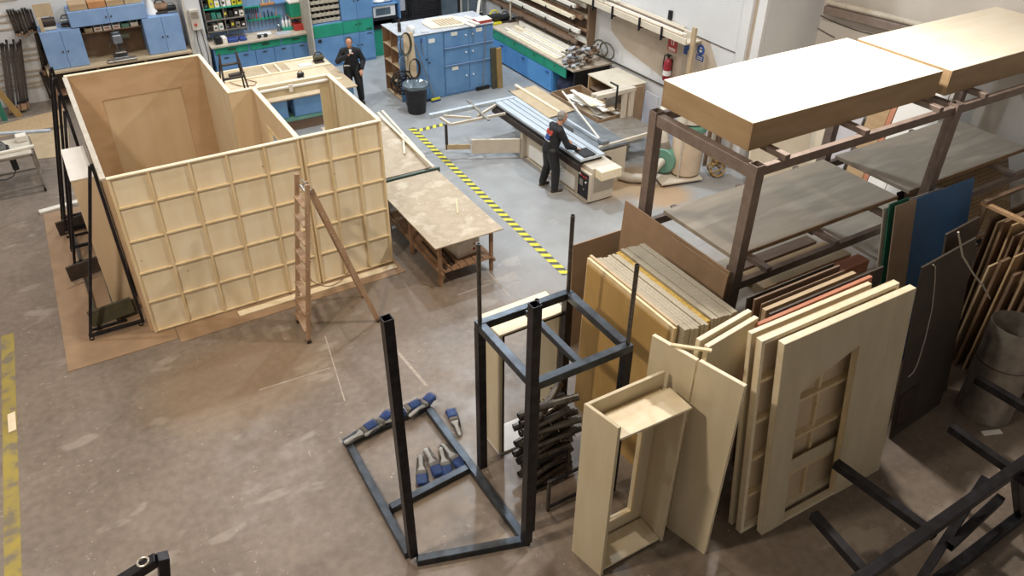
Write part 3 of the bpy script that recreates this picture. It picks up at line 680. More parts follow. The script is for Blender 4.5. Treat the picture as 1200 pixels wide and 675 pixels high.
# boards leaning behind the flats
g = 'assorted boards behind the leaning flats'
zz = 2.5
for k, (px0, py0, px1, py1, m_, th, lab) in enumerate((
    (890, 378, 1022, 327, 'pink', .05, 'salmon pink foam board directly behind the leaning flats'),
    (903, 368, 1036, 313, 'darkpanel', .03, 'dark board behind the salmon pink foam board'),
    (904, 369, 1030, 316, 'brownboard', .04, 'grey-brown plank-edged board behind the dark one'),
    (898, 362, 1003, 322, 'tanboard', .06, 'tan board with a thick pale edge in the leaning pack'),
    (893, 357, 990, 317, 'brownboard', .02, 'thin brown board in the middle of the leaning pack'),
    (885, 352, 985, 311, 'brownboard', .03, 'rearmost but one brown board of the leaning pack'),
    (876, 350, 978, 308, 'darkpanel', .02, 'darkest board at the very back of the leaning pack'))):
    z = 2.30
    A, B = G(px0, py0, z), G(px1, py1, z); y = 4.52+.085*k
    # keep every board in its own plane; its height follows
    A = onY(px0, py0, y); B = onY(px1, py1, y); z = (A.z+B.z)/2; A.z = B.z = z
    lean = .22
    tag(MB().slab((A.x, y-lean, .0), (B.x-A.x, 0, 0), (0, lean, z), (0, th, 0)).build('leaning_board', m_, bev=.003), lab, 'board', g)
# dark curved panels
d = thing('curved_panel', 'tall dark panel with a curved seam leaning right of the flats', 'panel', (9.2, 4.0, 0))
MB().slab((8.55, 3.92, 0), (1.25, .1, 0), (.02, .42, 2.62), (0, .03, 0)).build('sheet', 'darkpanel', d, .004)
n_ = V((.0, -.012, 0)); 
def on_panel(s, t): return V((8.55, 3.92, 0))+V((1.15, .1, 0))*s+V((.02, .42, 2.62))*t+n_
MB().path([on_panel(.18, .99), on_panel(.24, .97), on_panel(.3, .88), on_panel(.36, .72), on_panel(.34, .55), on_panel(.28, .42), on_panel(.22, .38), on_panel(.12, .37)], .009, 6).build('curved_edging', 'duct', d)
MB().slab(on_panel(.04, .05), V((1.15, .1, 0))*.4, V((.02, .42, 2.62))*.22, (0, .009, 0)).build('lower_leaf', 'steel_dark', d)
d2 = tag(MB().slab((9.35, 4.10, 0), (.80, .06, 0), (.02, .5, 2.72), (0, .03, 0)).build('leaning_board', 'darkpanel', bev=.004), 'tallest dark panel, overlapping the right side of the curved one', 'board', g)
# blue, green and beige boards leaning on the rack
yB = 5.5
for k, (p0, p1, zb_, m_, lab, dy) in enumerate((((1062, 240), (1143, 206), 0, 'panel_blue', 'blue board leaning on the rack', 0), ((1050, 243), (1075, 232), 0, 'panel_beige', 'beige board just left of the blue one', -.05), ((1043, 240), (1066, 231), 0, 'panel_green', 'green board showing as a thin sliver left of the beige one', .05), ((1036, 245), (1100, 221), 0, 'offwhite', 'pale board at the back left of the blue one', .10))):
    y = yB+dy; A, B = onY(*p0, y), onY(*p1, y); z = (A.z+B.z)/2
    tag(MB().slab((A.x-.02, y-.55, 0), (B.x-A.x, 0, 0), (.02, .55, z), (0, .018, 0)).build('leaning_board', m_, bev=.002), lab, 'board', g)
# tall brown board pack and MDF sheet at the end of the rack
tag(MB().slab((6.50, 5.62, 0), (0, 2.14, 0), (.1, 0, 2.47), (.02, 0, 0)).build('mdf_sheet', 'mdf', bev=.002), 'big brown fibreboard sheet leaning on the end of the steel rack', 'sheet')
tag(MB().slab((6.46, 5.6, 0), (0, 1.10, 0), (.1, 0, 2.44), (.016, 0, 0)).build('mdf_sheet', 'mdf', bev=.002), 'narrower brown sheet covering the right half of the big fibreboard sheet', 'sheet')
A, B = onY(673, 293, 7.85), onY(735, 265, 7.85)
tag(MB().slab((A.x, 7.85, 0), (B.x-A.x, 0, 0), (0, .03, (A.z+B.z)/2), (0, .02, 0)).build('mdf_sheet', 'mdf', bev=.002), 'brown sheet standing behind the yellow board pack, left of the rack', 'sheet')
# board packs
def pack(x0, y0, y1, n, th, h, m_, group, labf, lean=.05, dy=0.0, gap=.002):
    x = x0
    for k in range(n):
        hh = h+rn.uniform(-.012, .012)
        o = MB().slab((x, y0+dy*k+rn.uniform(-.02, .02), 0), (0, y1-y0, 0), (lean, 0, hh), (th, 0, 0)).build('board', m_ if isinstance(m_, str) else m_[k % len(m_)], bev=.002)
        tag(o, labf(k), 'board', group); x += th+gap
    return x
ord_ = ['first', 'second', 'third', 'fourth', 'fifth', 'sixth', 'seventh', 'eighth', 'ninth', 'tenth']
x = pack(5.16, 5.12, 6.72, 1, .02, 2.42, 'yellowboard', 'board pack by the table frame', lambda k: 'frontmost golden yellow board of the pack, facing the table frame')
x = pack(x+.005, 5.08, 6.78, 2, .04, 2.48, ['pine', 'tanboard'], 'board pack by the table frame', lambda k: 'pine-edged board, %s behind the golden yellow one' % ord_[k])
x = pack(x+.005, 5.0, 6.72, 7, .045, 2.46, ['chip'], 'board pack by the table frame', lambda k: '%s thick grey-edged board in front of the yellow foam strip' % ord_[k], dy=-.006)
x = pack(x+.004, 5.02, 6.74, 1, .07, 2.46, 'foam', 'board pack by the table frame', lambda k: 'ochre foam slab in the middle of the board pack')
x = pack(x+.004, 4.98, 6.72, 8, .045, 2.47, ['chip'], 'board pack by the table frame', lambda k: '%s thick grey-edged board behind the yellow foam strip' % ord_[k], dy=-.004)
# ---------------------------------------------------------------- steel rack
R = thing('storage_rack', 'large brown steel storage rack carrying plywood platforms on top', 'rack', (8.7, 6.6, 0))
xs_ = (6.77, 10.52, 13.9)
for x in xs_:
    for y in (5.68, 7.5):
        MB().sq((x, y, 0), (x, y, 3.9), .14, .14, .008).build('post', 'steel_rack', R)
    MB().beam((x, 5.752, 3.79), (x, 7.428, 3.79), .12, .16).build('end_beam', 'steel_rack', R, .005)
for a, b in zip(xs_[:-1], xs_[1:]):
    for y in (5.68, 7.5):
        for z in (3.80, 2.15, .85):
            MB().beam((a+.072, y, z), (b-.072, y, z), .08, .12).build('beam', 'steel_rack', R, .004)
for z, xl, m_ in ((3.90, (7.2, 8.62, 10.1, 11.1, 12.6), 'steel_rack'), (2.25, (7.35, 8.65, 9.9, 11.3, 12.8), 'steel_rack'), (.95, (7.35, 9.9, 11.3, 12.8), 'steel_dark')):
    for x in xl: MB().beam((x, 5.62, z-.0), (x, 7.56, z-.0), .09, .075).build('cross_bar', m_, R, .004)
def shelfboard(x0, x1, y0, y1, z, m_, lab, th=.06):
    s_ = thing('shelf_board', lab, 'board', ((x0+x1)/2, (y0+y1)/2, z), 0, 'boards lying on the rack')
    MB().box((x0, y0, z), (x1, y1, z+th)).build('board', m_, s_, .003)
    MB().box((x0, y0-.012, z), (x1, y0-.001, z+th)).build('edging', 'edgewood', s_)
shelfboard(7.05, 10.38, 6.0, 7.42, 2.29, 'hardboard', 'large grey-brown board on the middle level of the rack, left bay')
shelfboard(10.68, 13.75, 6.02, 7.42, 2.29, 'hardboard', 'large grey-brown board on the middle level of the rack, right bay')
shelfboard(7.0, 10.3, 5.75, 7.4, .99, 'hardboard', 'grey board on the lower level of the rack, left bay')
shelfboard(10.68, 13.7, 5.75, 7.4, .99, 'hardboard', 'grey board on the lower level of the rack, right bay')
pb_ = thing('timber_stack', 'reddish timber offcuts lying on the lower level of the rack', 'timber', (9.4, 6.6, 1.06))
for k in range(4): MB().box((8.2+.02*k, 6.0+k*.3, 1.056), (10.2-.05*k, 6.22+k*.3, 1.26-.03*k)).build('timber', ('pink', 'tanboard', 'plywarm', 'brownboard')[k], pb_, .004)
pg = thing('pegboard', 'perforated brown hardboard sheet standing under the right bay of the rack', 'pegboard', (12.3, 5.9, 1.06))
q = MB()
NX, NZ = 40, 16
x0, z0, sx, sz = 11.1, 1.06, .068, .068
U0 = V((11.0, 5.80, 1.06)); Uv = V((1, 0, 0)); Wv = V((0, .45, 1.0)).normalized(); Nv = V((0, 1, 0))
# real holes: a lattice of strips
for i in range(NX+1): q.slab(U0+Uv*(i*sx), Uv*(.042), Wv*(NZ*sz+.042), V((0, .006, 0)))
for j in range(NZ+1): q.slab(U0+Wv*(j*sz)+V((0, .0002, 0)), Uv*(NX*sx+.042), Wv*.042, V((0, .0056, 0)))
q.build('perforated_sheet', 'peg', pg)
MB().slab(U0+V((0, .14, 0)), Uv*(NX*sx), Wv*(NZ*sz), V((0, .006, 0))).build('backing', 'darkpanel', pg)
def platform(x0, x1, y0, y1, label):
    z0, z1 = 3.942, 4.30
    o = thing('platform_box', label, 'platform', ((x0+x1)/2, (y0+y1)/2, z0), 0, 'plywood platforms')
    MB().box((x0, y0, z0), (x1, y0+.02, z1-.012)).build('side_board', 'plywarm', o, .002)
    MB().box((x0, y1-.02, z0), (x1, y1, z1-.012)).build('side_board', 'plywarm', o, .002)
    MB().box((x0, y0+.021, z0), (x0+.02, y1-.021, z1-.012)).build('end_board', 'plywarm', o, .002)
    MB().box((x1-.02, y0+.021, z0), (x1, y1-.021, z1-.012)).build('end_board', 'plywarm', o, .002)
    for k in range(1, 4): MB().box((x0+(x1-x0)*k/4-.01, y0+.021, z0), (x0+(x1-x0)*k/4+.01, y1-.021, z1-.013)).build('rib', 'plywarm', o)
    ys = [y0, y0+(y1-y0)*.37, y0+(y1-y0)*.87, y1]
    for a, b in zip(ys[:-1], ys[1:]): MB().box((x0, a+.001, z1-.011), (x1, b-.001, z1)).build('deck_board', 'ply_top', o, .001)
platform(6.84, 10.35, 5.92, 7.52, 'near plywood platform on the rack, its top brightly lit')
platform(10.47, 13.9, 5.86, 7.42, 'far plywood platform on the rack, beside the right wall')
# ---------------------------------------------------------------- board racks far right
rk = thing('board_rack', 'timber rack full of upright boards at the right edge', 'rack', (11.7, 4.2, 0))
for x, y in ((11.06, 3.32), (12.3, 3.32), (12.3, 5.06), (11.06, 5.06)): MB().box((x-.035, y-.035, 0), (x+.035, y+.035, 2.44)).build('post', 'brownboard', rk, .004)
for x in (11.06, 12.3): MB().beam((x, 3.25, 2.47), (x, 5.13, 2.47), .08, .055).build('top_rail', 'edgewood', rk, .004)
for y in (3.32, 5.06): MB().beam((11.0, y, 2.525), (12.4, y, 2.525), .07, .05).build('cross_rail', 'brownboard', rk, .004)
ms = ['brownboard', 'tanboard', 'mdf_dark', 'plywarm', 'brownboard', 'mdf']
for k in range(15):
    y = 4.92-k*.1; h = 2.36+rn.uniform(-.3, .02); x = 11.12+rn.uniform(0, .12)
    o = MB().slab((x, y, 0), (1.0, 0, 0), (.0, .05, h), (0, rn.choice((.02, .03, .04)), 0)).build('rack_board', ms[k % 6], bev=.002)
    tag(o, ['first', 'second', 'third', 'fourth', 'fifth', 'sixth', 'seventh', 'eighth', 'ninth', 'tenth', 'eleventh', 'twelfth', 'thirteenth', 'fourteenth', 'last'][k]+' upright board counted from the left in the timber rack', 'board', 'boards in the timber rack')
ml_ = ['leftmost', 'second', 'third', 'fourth', 'fifth', 'sixth', 'seventh', 'eighth', 'ninth', 'tenth', 'rightmost']
for k in range(11):
    y = 4.55-k*.12
    o = MB().slab((10.72+.03*(k % 3), y, 0), (.22, 0, 0), (.09, .02, 1.75+.12*(k % 3)+.02*k), (0, .03+.015*(k % 2), 0)).build('leaning_plank', ms[(k+1) % 6], bev=.002)
    tag(o, ml_[k]+' of the planks leaning in front of the timber rack, behind the drum', 'plank', 'planks in front of the timber rack')
cyl_ = thing('metal_drum', 'upright open drum of rolled grey sheet metal', 'drum', (10.2, 3.62, 0))
MB().tube((10.2, 3.62, .005), (10.28, 3.68, 1.5), .36, .006, 40).build('shell', 'zinc', cyl_, smooth=True)
MB().tube((10.248, 3.656, .9), (10.249, 3.657, .915), .366, .007, 40).build('seam_band', 'steel_rod', cyl_)
tag(MB().slab((9.75, 3.3, .0), (.26, -.11, 0), (.03, .07, 0), (0, 0, .02)).build('white_strip', 'white'), 'white strip on the floor at the foot of the metal drum', 'strip')
cb = MB().path([onY(1123, 272, 4.2), onY(1128, 300, 4.2), onY(1140, 320, 4.15), onY(1152, 335, 4.1), onY(1160, 350, 4.1)], .012, 6)
tag(cb.build('hanging_cable', 'duct'), 'thin pale cable drooping between the dark panels and the metal drum', 'cable')
# ---------------------------------------------------------------- steel trestle lower right
s = thing('steel_trestle', 'black steel trestle frame lying in the lower right corner', 'steel frame', (8, 2.6, 0))
def tubz(a, b, name, w=.1, h=.1, m='steel_black'):
    return MB().sq(a, b, w, h, .008).build(name, m, s)
zc = .95
for (p, q) in (((953, 603), (1030, 690)), ((979, 543), (1096, 628)), ((1114, 501), (1215, 572)), ((1144, 444), (1225, 492))):
    A, B = G(*p, zc), G(*q, zc); B.x = A.x+(B.x-A.x)*1.0; tubz(A, B, 'leg')
A, B = G(992, 690, zc+.14), G(1215, 532, zc+.14)
MB().beam(A, B, .12, .12).build('main_beam', 'steel_black', s, .006)
A, B = G(1085, 690, .06), G(1215, 590, .06)
MB().beam(A, B, .12, .12).build('lower_beam', 'steel_black', s, .006)
A, B = G(1155, 560, zc), G(1072, 690, .12)
MB().beam(A, B, .1, .1).build('diagonal_brace', 'steel_black', s, .006)
A, B = G(1172, 584, .5), G(1112, 640, .5)
tubz(A, B, 'stub_bar')
A, B = G(1190, 545, zc+.02), G(1195, 600, .12)
MB().beam(A, B, .1, .1).build('upright', 'steel_black', s, .006)
# ---------------------------------------------------------------- tip of another frame, bottom left
s2 = thing('apex_frame', 'tip of a black steel frame with a shackle at the bottom left edge', 'steel frame', (.3, 4.5, 0))
ap = G(191, 651, 1.6)
e1 = G(194, 700, 1.1); e1 = ap+(e1-ap)*(ap.z-.05)/(ap.z-e1.z)
MB().beam(ap, e1, .13, .10, (1, 0, 0)).build('leg', 'steel_black', s2, .006)
e0 = G(140, 683, 1.42); e0 = ap+(e0-ap)*3.2
MB().beam(ap+(e0-ap).normalized()*.06, e0, .11, .10).build('side_bar', 'steel_black', s2, .006)
MB().beam(e0+V((0, 0, -.06)), V((e0.x, e0.y, .0)), .1, .1).build('leg', 'steel_black', s2, .006)
P = ap+(e0-ap)*.13+V((0, 0, .075))
MB().path([P+V((.05*math.cos(t), .05*math.sin(t), 0)) for t in [2*math.pi*i/16 for i in range(17)]], .012, 8).build('shackle', 'zinc', s2)
# ---------------------------------------------------------------- back left: blue cabinets, bench, clamps
def knob(c, par, m='steel_dark', r=.02, ax='Y'):
    d = V((0, -.03, 0)) if ax == 'Y' else V((-.03, 0, 0))
    MB().cyl(c, V(c)+d, r, r*.9, 10).build('knob', m, par)
def door_face(x0, x1, z0, z1, y, par, m, kn=None, name='door', th=.02):
    o = MB().box((x0+.006, y-th, z0+.006), (x1-.006, y-.001, z1-.006)).build(name, m, par, .003)
    if kn: knob((kn[0], y-th, kn[1]), o)
    return o
bn = thing('long_bench', 'long tan-edged bench under the left blue cabinets and drill press', 'bench', (1.65, 22.6, 0))
MB().box((-.05, 22.12, .91), (3.42, 22.97, .965)).build('worktop', 'tanboard', bn, .004)
for x in (.0, 1.1, 2.25, 3.37): MB().box((x-.04, 22.2, 0), (x+.04, 22.28, .91)).build('leg', 'oldwood', bn)
MB().box((-.02, 22.75, .1), (3.4, 22.8, .905)).build('back_panel', 'darkpanel', bn)
MB().box((-.02, 22.3, .3), (3.4, 22.74, .33)).build('shelf', 'oldwood', bn)
def cab2(x0, x1, z0, z1, y0, y1, lab, name='wall_cupboard', m='blue_side', knobs='mid'):
    c = thing(name, lab, 'cupboard', ((x0+x1)/2, (y0+y1)/2, z0), 0, 'blue cupboards above the long bench')
    MB().box((x0, y0, z0), (x1, y1, z1)).build('carcass', m, c, .004)
    mx = (x0+x1)/2
    zk = z0+(z1-z0)*.45
    door_face(x0, mx, z0, z1, y0, c, m, (mx-.06, zk)); door_face(mx, x1, z0, z1, y0, c, m, (mx+.06, zk))
    return c
cab2(.05, .95, .97, 1.89, 22.28, 22.95, 'two-door blue cupboard left of the drill press bay')
cab2(2.4, 3.32, .97, 1.9, 22.28, 22.95, 'two-door blue cupboard right of the drill press bay')
cab2(.78, 2.56, 1.905, 2.28, 22.28, 22.95, 'wide low blue cupboard bridging over the drill press bay')
tag(MB().box((.96, 22.9, .97), (2.39, 22.94, 1.895)).build('backboard', 'mdf_dark'), 'brown backboard behind the drill press', 'board')
for k in range(6):
    x = 1.06+k*.215
    b = thing('parts_bin', ['leftmost', 'second from left', 'third from left', 'third from right', 'second from right', 'rightmost'][k]+' small open box under the bridging cupboard', 'box', (x+.09, 22.6, 1.70), 0, 'small boxes over the drill press')
    MB().box((x, 22.45, 1.70), (x+.18, 22.80, 1.71)).box((x, 22.45, 1.71), (x+.18, 22.46, 1.80)).box((x, 22.79, 1.71), (x+.18, 22.80, 1.86)).box((x, 22.461, 1.71), (x+.008, 22.789, 1.84)).box((x+.172, 22.461, 1.71), (x+.18, 22.789, 1.84)).build('box_shell', ('tanboard', 'white', 'white', 'white', 'machine_green', 'offwhite')[k], b)
    if 0 < k < 4: MB().box((x+.03, 22.447, 1.73), (x+.15, 22.449, 1.77)).build('label_strip', 'pink', b)
sh = MB().box((.98, 22.43, 1.68), (2.38, 22.88, 1.698)); tag(sh.build('bin_shelf', 'oldwood'), 'narrow shelf carrying the small boxes over the drill press', 'shelf')
dp = thing('drill_press', 'grey bench drill press standing in the bay between blue cupboards', 'drill press', (1.72, 22.55, .965))
MB().box((1.55, 22.35, .966), (1.9, 22.75, 1.01)).build('base', 'cast', dp, .01)
MB().cyl((1.72, 22.66, 1.01), (1.72, 22.66, 1.62), .04).build('column', 'zinc', dp, smooth=True)
MB().box((1.62, 22.3, 1.36), (1.84, 22.7, 1.58)).cyl((1.73, 22.5, 1.58), (1.73, 22.5, 1.64), .11).build('head', 'cast', dp, .02)
MB().cyl((1.73, 22.36, 1.2), (1.73, 22.36, 1.36), .03, .05).build('chuck', 'steel_dark', dp)
MB().cyl((1.84, 22.55, 1.46), (2.04, 22.55, 1.46), .08).build('motor', 'iron_olive', dp, smooth=True)
MB().box((1.6, 22.3, 1.12), (1.86, 22.6, 1.15)).build('table', 'zinc', dp, .005)
MB().cyl((1.6, 22.42, 1.42), (1.5, 22.3, 1.5), .01).cyl((1.6, 22.42, 1.42), (1.5, 22.36, 1.32), .01).build('feed_handle', 'steel_rod', dp)
tag(MB().slab((1.35, 22.1, .967), (.7, 0, 0), (0, .2, 0), (0, 0, .05)).build('vise_plate', 'zinc', bev=.01), 'grey steel plate lying on the bench in front of the drill press', 'plate')
for k, (x, w) in enumerate(((.2, .42), (1.05, .5), (1.7, .62))):
    pass
for k in range(4):
    tag(MB().box((.86+k*.42, 22.32, 2.285), (1.26+k*.42, 22.8, 2.43+.02*(k % 2))).build('wooden_box', ('plywarm', 'orange', 'plywarm', 'tanboard')[k], bev=.006), ['leftmost', 'second', 'third', 'rightmost'][k]+' orange-brown wooden box on top of the bridging cupboard', 'box', 'wooden boxes on the bridging cupboard')
tag(MB().lathe((2.72, 22.6, 1.905), [(.16, 0), (.16, .03), (.02, .5), (.015, .52)], 16).build('paper_cone', 'white'), 'white cone standing on the right blue cupboard', 'cone')
def machine(P, s, lab, m1, m2):
    o = thing('hand_machine', lab, 'power tool', P)
    x, y, z = P
    MB().box((x-.16*s, y-.14*s, z), (x+.16*s, y+.14*s, z+.05*s)).build('base', m2, o, .01)
    MB().cyl((x-.15*s, y, z+.15*s), (x+.17*s, y, z+.15*s), .09*s).build('motor', m1, o, smooth=True)
    MB().path([(x-.12*s, y, z+.24*s), (x-.06*s, y, z+.32*s), (x+.06*s, y, z+.32*s), (x+.12*s, y, z+.24*s)], .02*s).build('handle', m2, o)
    return o
machine((.3, 22.55, 1.895), 1.1, 'dark machine at the left end on top of the left blue cupboard', 'steel_dark', 'duct')
machine((.72, 22.6, 1.895), .8, 'smaller grey machine on top of the left blue cupboard, next to the bridging one', 'cast', 'steel_dark')
machine((2.95, 22.6, 1.905), 1.0, 'dusty machine on top of the right blue cupboard beside the white cone', 'oldwood', 'steel_dark')
machine((3.2, 22.55, 1.905), .7, 'small dark machine at the right end of the right blue cupboard', 'black', 'cast')
tag(MB().box((.12, 22.3, 1.896), (.2, 22.5, 2.2)).box((.1, 22.5, 2.2), (.5, 22.52, 2.5)).build('jig_board', 'tanboard'), 'tan board with a dark hook behind the machines on the left cupboard', 'board')
# bar clamps hanging on the wall
kc = None
def clamp(top, bot, lab, grp):
    global kc
    top, bot = V(top), V(bot); L = (top-bot).length
    if kc is None:
        kc = thing('bar_clamp', lab, 'clamp', (0, 0, 0), 0, grp)
        MB().box((-.012, -.005, 0), (.012, .005, 1)).build('bar', 'steel_dark', kc, local=True)
        MB().box((-.014, -.09, .97), (.014, -.006, 1.0)).build('fixed_jaw', 'steel_black', kc, local=True)
        j = MB().box((-.014, -.09, .12), (.014, -.006, .15)).build('sliding_jaw', 'steel_black', kc, local=True)
        MB().cyl((0, -.075, .02), (0, -.075, .119), .014, n=8).build('handle', 'oldwood', j, local=True)
        o = kc
    else:
        o = dup(kc, (0, 0, 0), 0, lab); o['group'] = grp
    u = (top-bot).normalized()
    z = u; x = V((1, 0, 0)); x = (x-z*x.dot(z)).normalized(); y = z.cross(x)
    o.rotation_euler = Matrix((x, y, z)).transposed().to_euler(); o.location = bot; o.scale = (1.9, 1.6, L)
    return o
rn = random.Random(11)
nm = ['first', 'second', 'third', 'fourth', 'fifth', 'sixth', 'seventh', 'eighth', 'ninth', 'tenth', 'eleventh', 'twelfth']
for k in range(10):
    t = k/9
    top = onY(1+t*23, 52-t*5, 22.82); bot = G(12+t*22, 136-t*8, .0)
    bot.z = .02; top.z += rn.uniform(-.05, .12)
    clamp(top, bot+V((rn.uniform(-.03, .03), rn.uniform(-.04, .04), 0)), nm[k]+' clamp from the left in the tall bundle leaning by the left edge', 'tall clamps leaning on the wall')
for k in range(9):
    t = k/8
    top = onY(8+t*27, 11-t*2+rn.uniform(-2, 2), 22.94); bot = onY(20+t*24, 40-t*2+rn.uniform(-3, 3), 22.94)
    clamp(top, bot, nm[k]+' clamp from the left in the upper hanging row', 'clamps in the upper hanging row')
for k in range(7):
    t = k/6
    top = onY(38+t*9, 26+t*10, 22.88); bot = onY(52+t*8, 84+t*4+rn.uniform(-4, 4), 22.88)
    clamp(top, bot, nm[k]+' clamp from the left in the long row beside the left blue cupboard', 'long clamps beside the cupboard')
for k in range(7):
    t = k/6
    top = onY(47+t*15, 84+t*2, 22.9); bot = onY(60+t*18, 118-t*6+rn.uniform(-3, 3), 22.9)
    clamp(top, bot, nm[k]+' clamp from the left in the low row under the bench end', 'short clamps in the low row')
A, B = G(-8, 100, .9), G(24, 137, 0)
tag(MB().beam(A, B, .14, .03).build('leaning_plank', 'ochre', bev=.003), 'ochre plank leaning by the tall clamp bundle at the left edge', 'plank')
A, B = G(-6, 112, .7), G(6, 141, .0)
tag(MB().beam(A, B, .12, .1).build('dark_post', 'panel_green', bev=.004), 'dark green bar standing at the very left edge', 'bar')
# tan sheets on the floor left of the room
q = [G(x, y, .002) for x, y in ((30, 158), (80, 150), (82, 182), (44, 187))]
tag(MB().poly(q, (0, 0, .012)).build('floor_sheet', 'tanboard'), 'tan sheet lying on the floor by the wheeled tool cart', 'floor sheet')
q = [G(x, y, .002) for x, y in ((-10, 149), (76, 127), (78, 146), (-10, 163))]
tag(MB().poly(q, (0, 0, .006)).build('floor_sheet', 'sawdust'), 'dusty tan sheet on the floor below the wall clamps', 'floor sheet')
# wheeled tool cart
ct = thing('tool_cart', 'grey wheeled tool cart with a saw on it at the left edge', 'cart', (-1.15, 18.2, 0))
xa, xb, ya, yb = -1.75, -.78, 17.62, 18.55
for x, y in ((xa, ya), (xb, ya), (xa, yb), (xb, yb)):
    MB().beam((x, y, .1), (x, y, .85), .05, .05).build('leg', 'zinc', ct)
    w_ = MB().cyl((x-.02, y, .05), (x+.02, y, .05), .05).build('castor', 'rubber', ct)
for z in (.14, .83):
    for y in (ya, yb): MB().beam((xa, y, z), (xb, y, z), .05, .04).build('rail', 'zinc', ct)
    for x in (xa, xb): MB().beam((x, ya, z), (x, yb, z), .05, .04).build('rail', 'zinc', ct)
MB().box((xa, ya, .852), (xb, yb, .87)).build('tabletop', 'duct', ct)
MB().beam(G(-20, 184, .9), G(40, 171, .9), .08, .05).build('wood_rail', 'offwhite', ct, .004)
MB().beam(G(-20, 158, .92), G(59, 153, .92), .09, .05).build('fence_bar', 'alu', ct, .004)
P = G(25, 162, .93); MB().slab(P+V((-.1, -.08, -.05)), (.2, 0, 0), (0, .2, 0), (0, 0, .12)).build('fence_stop', 'offwhite', ct, .006)
pt = thing('power_saw', 'dark hand saw lying on the wheeled tool cart', 'power tool', (-1.3, 18.05, .872))
MB().box((-1.45, 17.95, .872), (-1.15, 18.12, .95)).build('body', 'steel_black', pt, .02)
MB().cyl((-1.3, 17.93, .96), (-1.3, 18.0, .96), .1).build('blade_guard', 'cast', pt)
MB().path([(-1.42, 18.05, .95), (-1.4, 18.05, 1.04), (-1.25, 18.05, 1.04), (-1.2, 18.05, .95)], .018).build('handle', 'black', pt)
rt = thing('router_motor', 'black router motor hanging under the wheeled tool cart', 'power tool', (-1.15, 17.7, .6))
MB().cyl((-1.15, 17.72, .55), (-1.15, 17.72, .81), .06).build('motor', 'black', rt, smooth=True)
MB().path([(-1.15, 17.72, .55), (-1.25, 17.7, .42), (-1.4, 17.7, .38), (-1.6, 17.7, .42)], .01).build('cord', 'rubber', rt)
# ---------------------------------------------------------------- back bench with green drawers
b = thing('tool_bench', 'long back workbench with green drawers and blue doors', 'workbench', (5.3, 22.6, 0))
MB().box((3.92, 22.18, .90), (6.70, 22.97, .95)).build('worktop', 'worktop', b, .004)
MB().box((3.98, 22.28, .05), (6.68, 22.95, .895)).build('carcass', 'blue_cab', b)
for x0, x1 in ((4.02, 4.92), (4.96, 5.82), (5.86, 6.66)):
    d = door_face(x0, x1, .68, .885, 22.279, b, 'green_paint', None, 'drawer')
    MB().box(((x0+x1)/2-.1, 22.23, .79), ((x0+x1)/2+.1, 22.257, .81)).build('handle', 'steel_dark', d)
for k in range(5):
    x0 = 4.02+k*.53; d = door_face(x0, x0+.52, .06, .665, 22.279, b, 'blue_cab', None)
    MB().box((x0+.2, 22.24, .58), (x0+.32, 22.257, .60)).build('handle', 'steel_dark', d)
tw = thing('tool_board', 'blue pegboard wall with green tool rails behind the back bench', 'tool board', (5.3, 22.95, .95))
MB().box((3.95, 22.955, .951), (6.62, 22.99, 2.5)).build('board', 'blue_side', tw)
MB().box((5.15, 22.82, 1.28), (6.1, 22.953, 1.32)).build('rail', 'green_paint', tw)
MB().box((5.1, 22.82, 1.62), (5.55, 22.953, 1.66)).build('rail', 'green_paint', tw)
MB().box((5.98, 22.80, 1.66), (6.3, 22.953, 1.70)).build('rail', 'blue_cab', tw)
sv = thing('tool_shelves', 'open green and grey shelves crammed with tool cases above the back bench', 'shelves', (4.5, 22.8, 1.1))
for z in (1.2, 1.5, 1.8, 2.1): MB().box((4.0, 22.6, z), (5.05, 22.952, z+.03)).build('shelf', 'green_paint' if z in (1.8, 2.1) else 'zinc', sv)
for x in (4.0, 4.5, 5.04): MB().box((x, 22.62, 1.1), (x+.02, 22.952, 2.45)).build('upright', 'zinc', sv)
rn = random.Random(3)
mm = ['black', 'steel_dark', 'panel_green', 'zinc', 'yellow', 'black', 'white', 'darkpanel', 'steel_dark', 'offwhite']
rown = ['lowest', 'second', 'third', 'top']
for r_, z in enumerate((1.231, 1.531, 1.831, 2.131)):
    for k in range(7):
        x = 4.03+k*.145+(.02 if k > 2 else 0)
        h = rn.uniform(.12, .24); m_ = mm[rn.randrange(10)]
        if (r_, k) in ((2, 5), (2, 6)): m_ = 'yellow'
        o = thing('tool_case', nm[k]+' tool case from the left on the %s shelf above the back bench' % rown[r_], 'case', (x+.06, 22.75, z), 0, 'tool cases on the shelves')
        MB().box((x, 22.63, z), (x+.12, 22.9, z+h)).build('case_body', m_, o, .008)
        MB().box((x+.03, 22.622, z+h*.35), (x+.09, 22.6285, z+h*.65)).build('front_label', mm[(k+r_) % 10], o)
tools = ['pliers', 'chisel', 'red screwdriver', 'orange screwdriver', 'file', 'mallet', 'wrench', 'rasp']
for k in range(8):
    x = 5.2+k*.11
    o = thing('hand_tool', nm[k]+' tool from the left hanging in the green rail above the back bench', 'hand tool', (x, 22.86, 1.3), 0, 'tools in the green rail')
    MB().cyl((x, 22.86, 1.325), (x, 22.86, 1.46+.03*(k % 3)), .018, .014, 8).build('grip', ('black', 'oldwood', 'red', 'orange', 'black', 'black', 'steel_black', 'orange')[k], o)
    MB().cyl((x, 22.81, 1.325), (x-.02, 22.80, 1.08), .008, n=6).build('shank', 'steel_rod', o)
for k in range(7):
    x = 5.14+k*.055
    tag(MB().cyl((x, 22.81, 1.5), (x, 22.81, 1.68), .012, n=6).build('drill_bit', 'black'), nm[k]+' dark bit from the left in the small upper rail of the tool board', 'drill bit', 'bits in the upper rail')
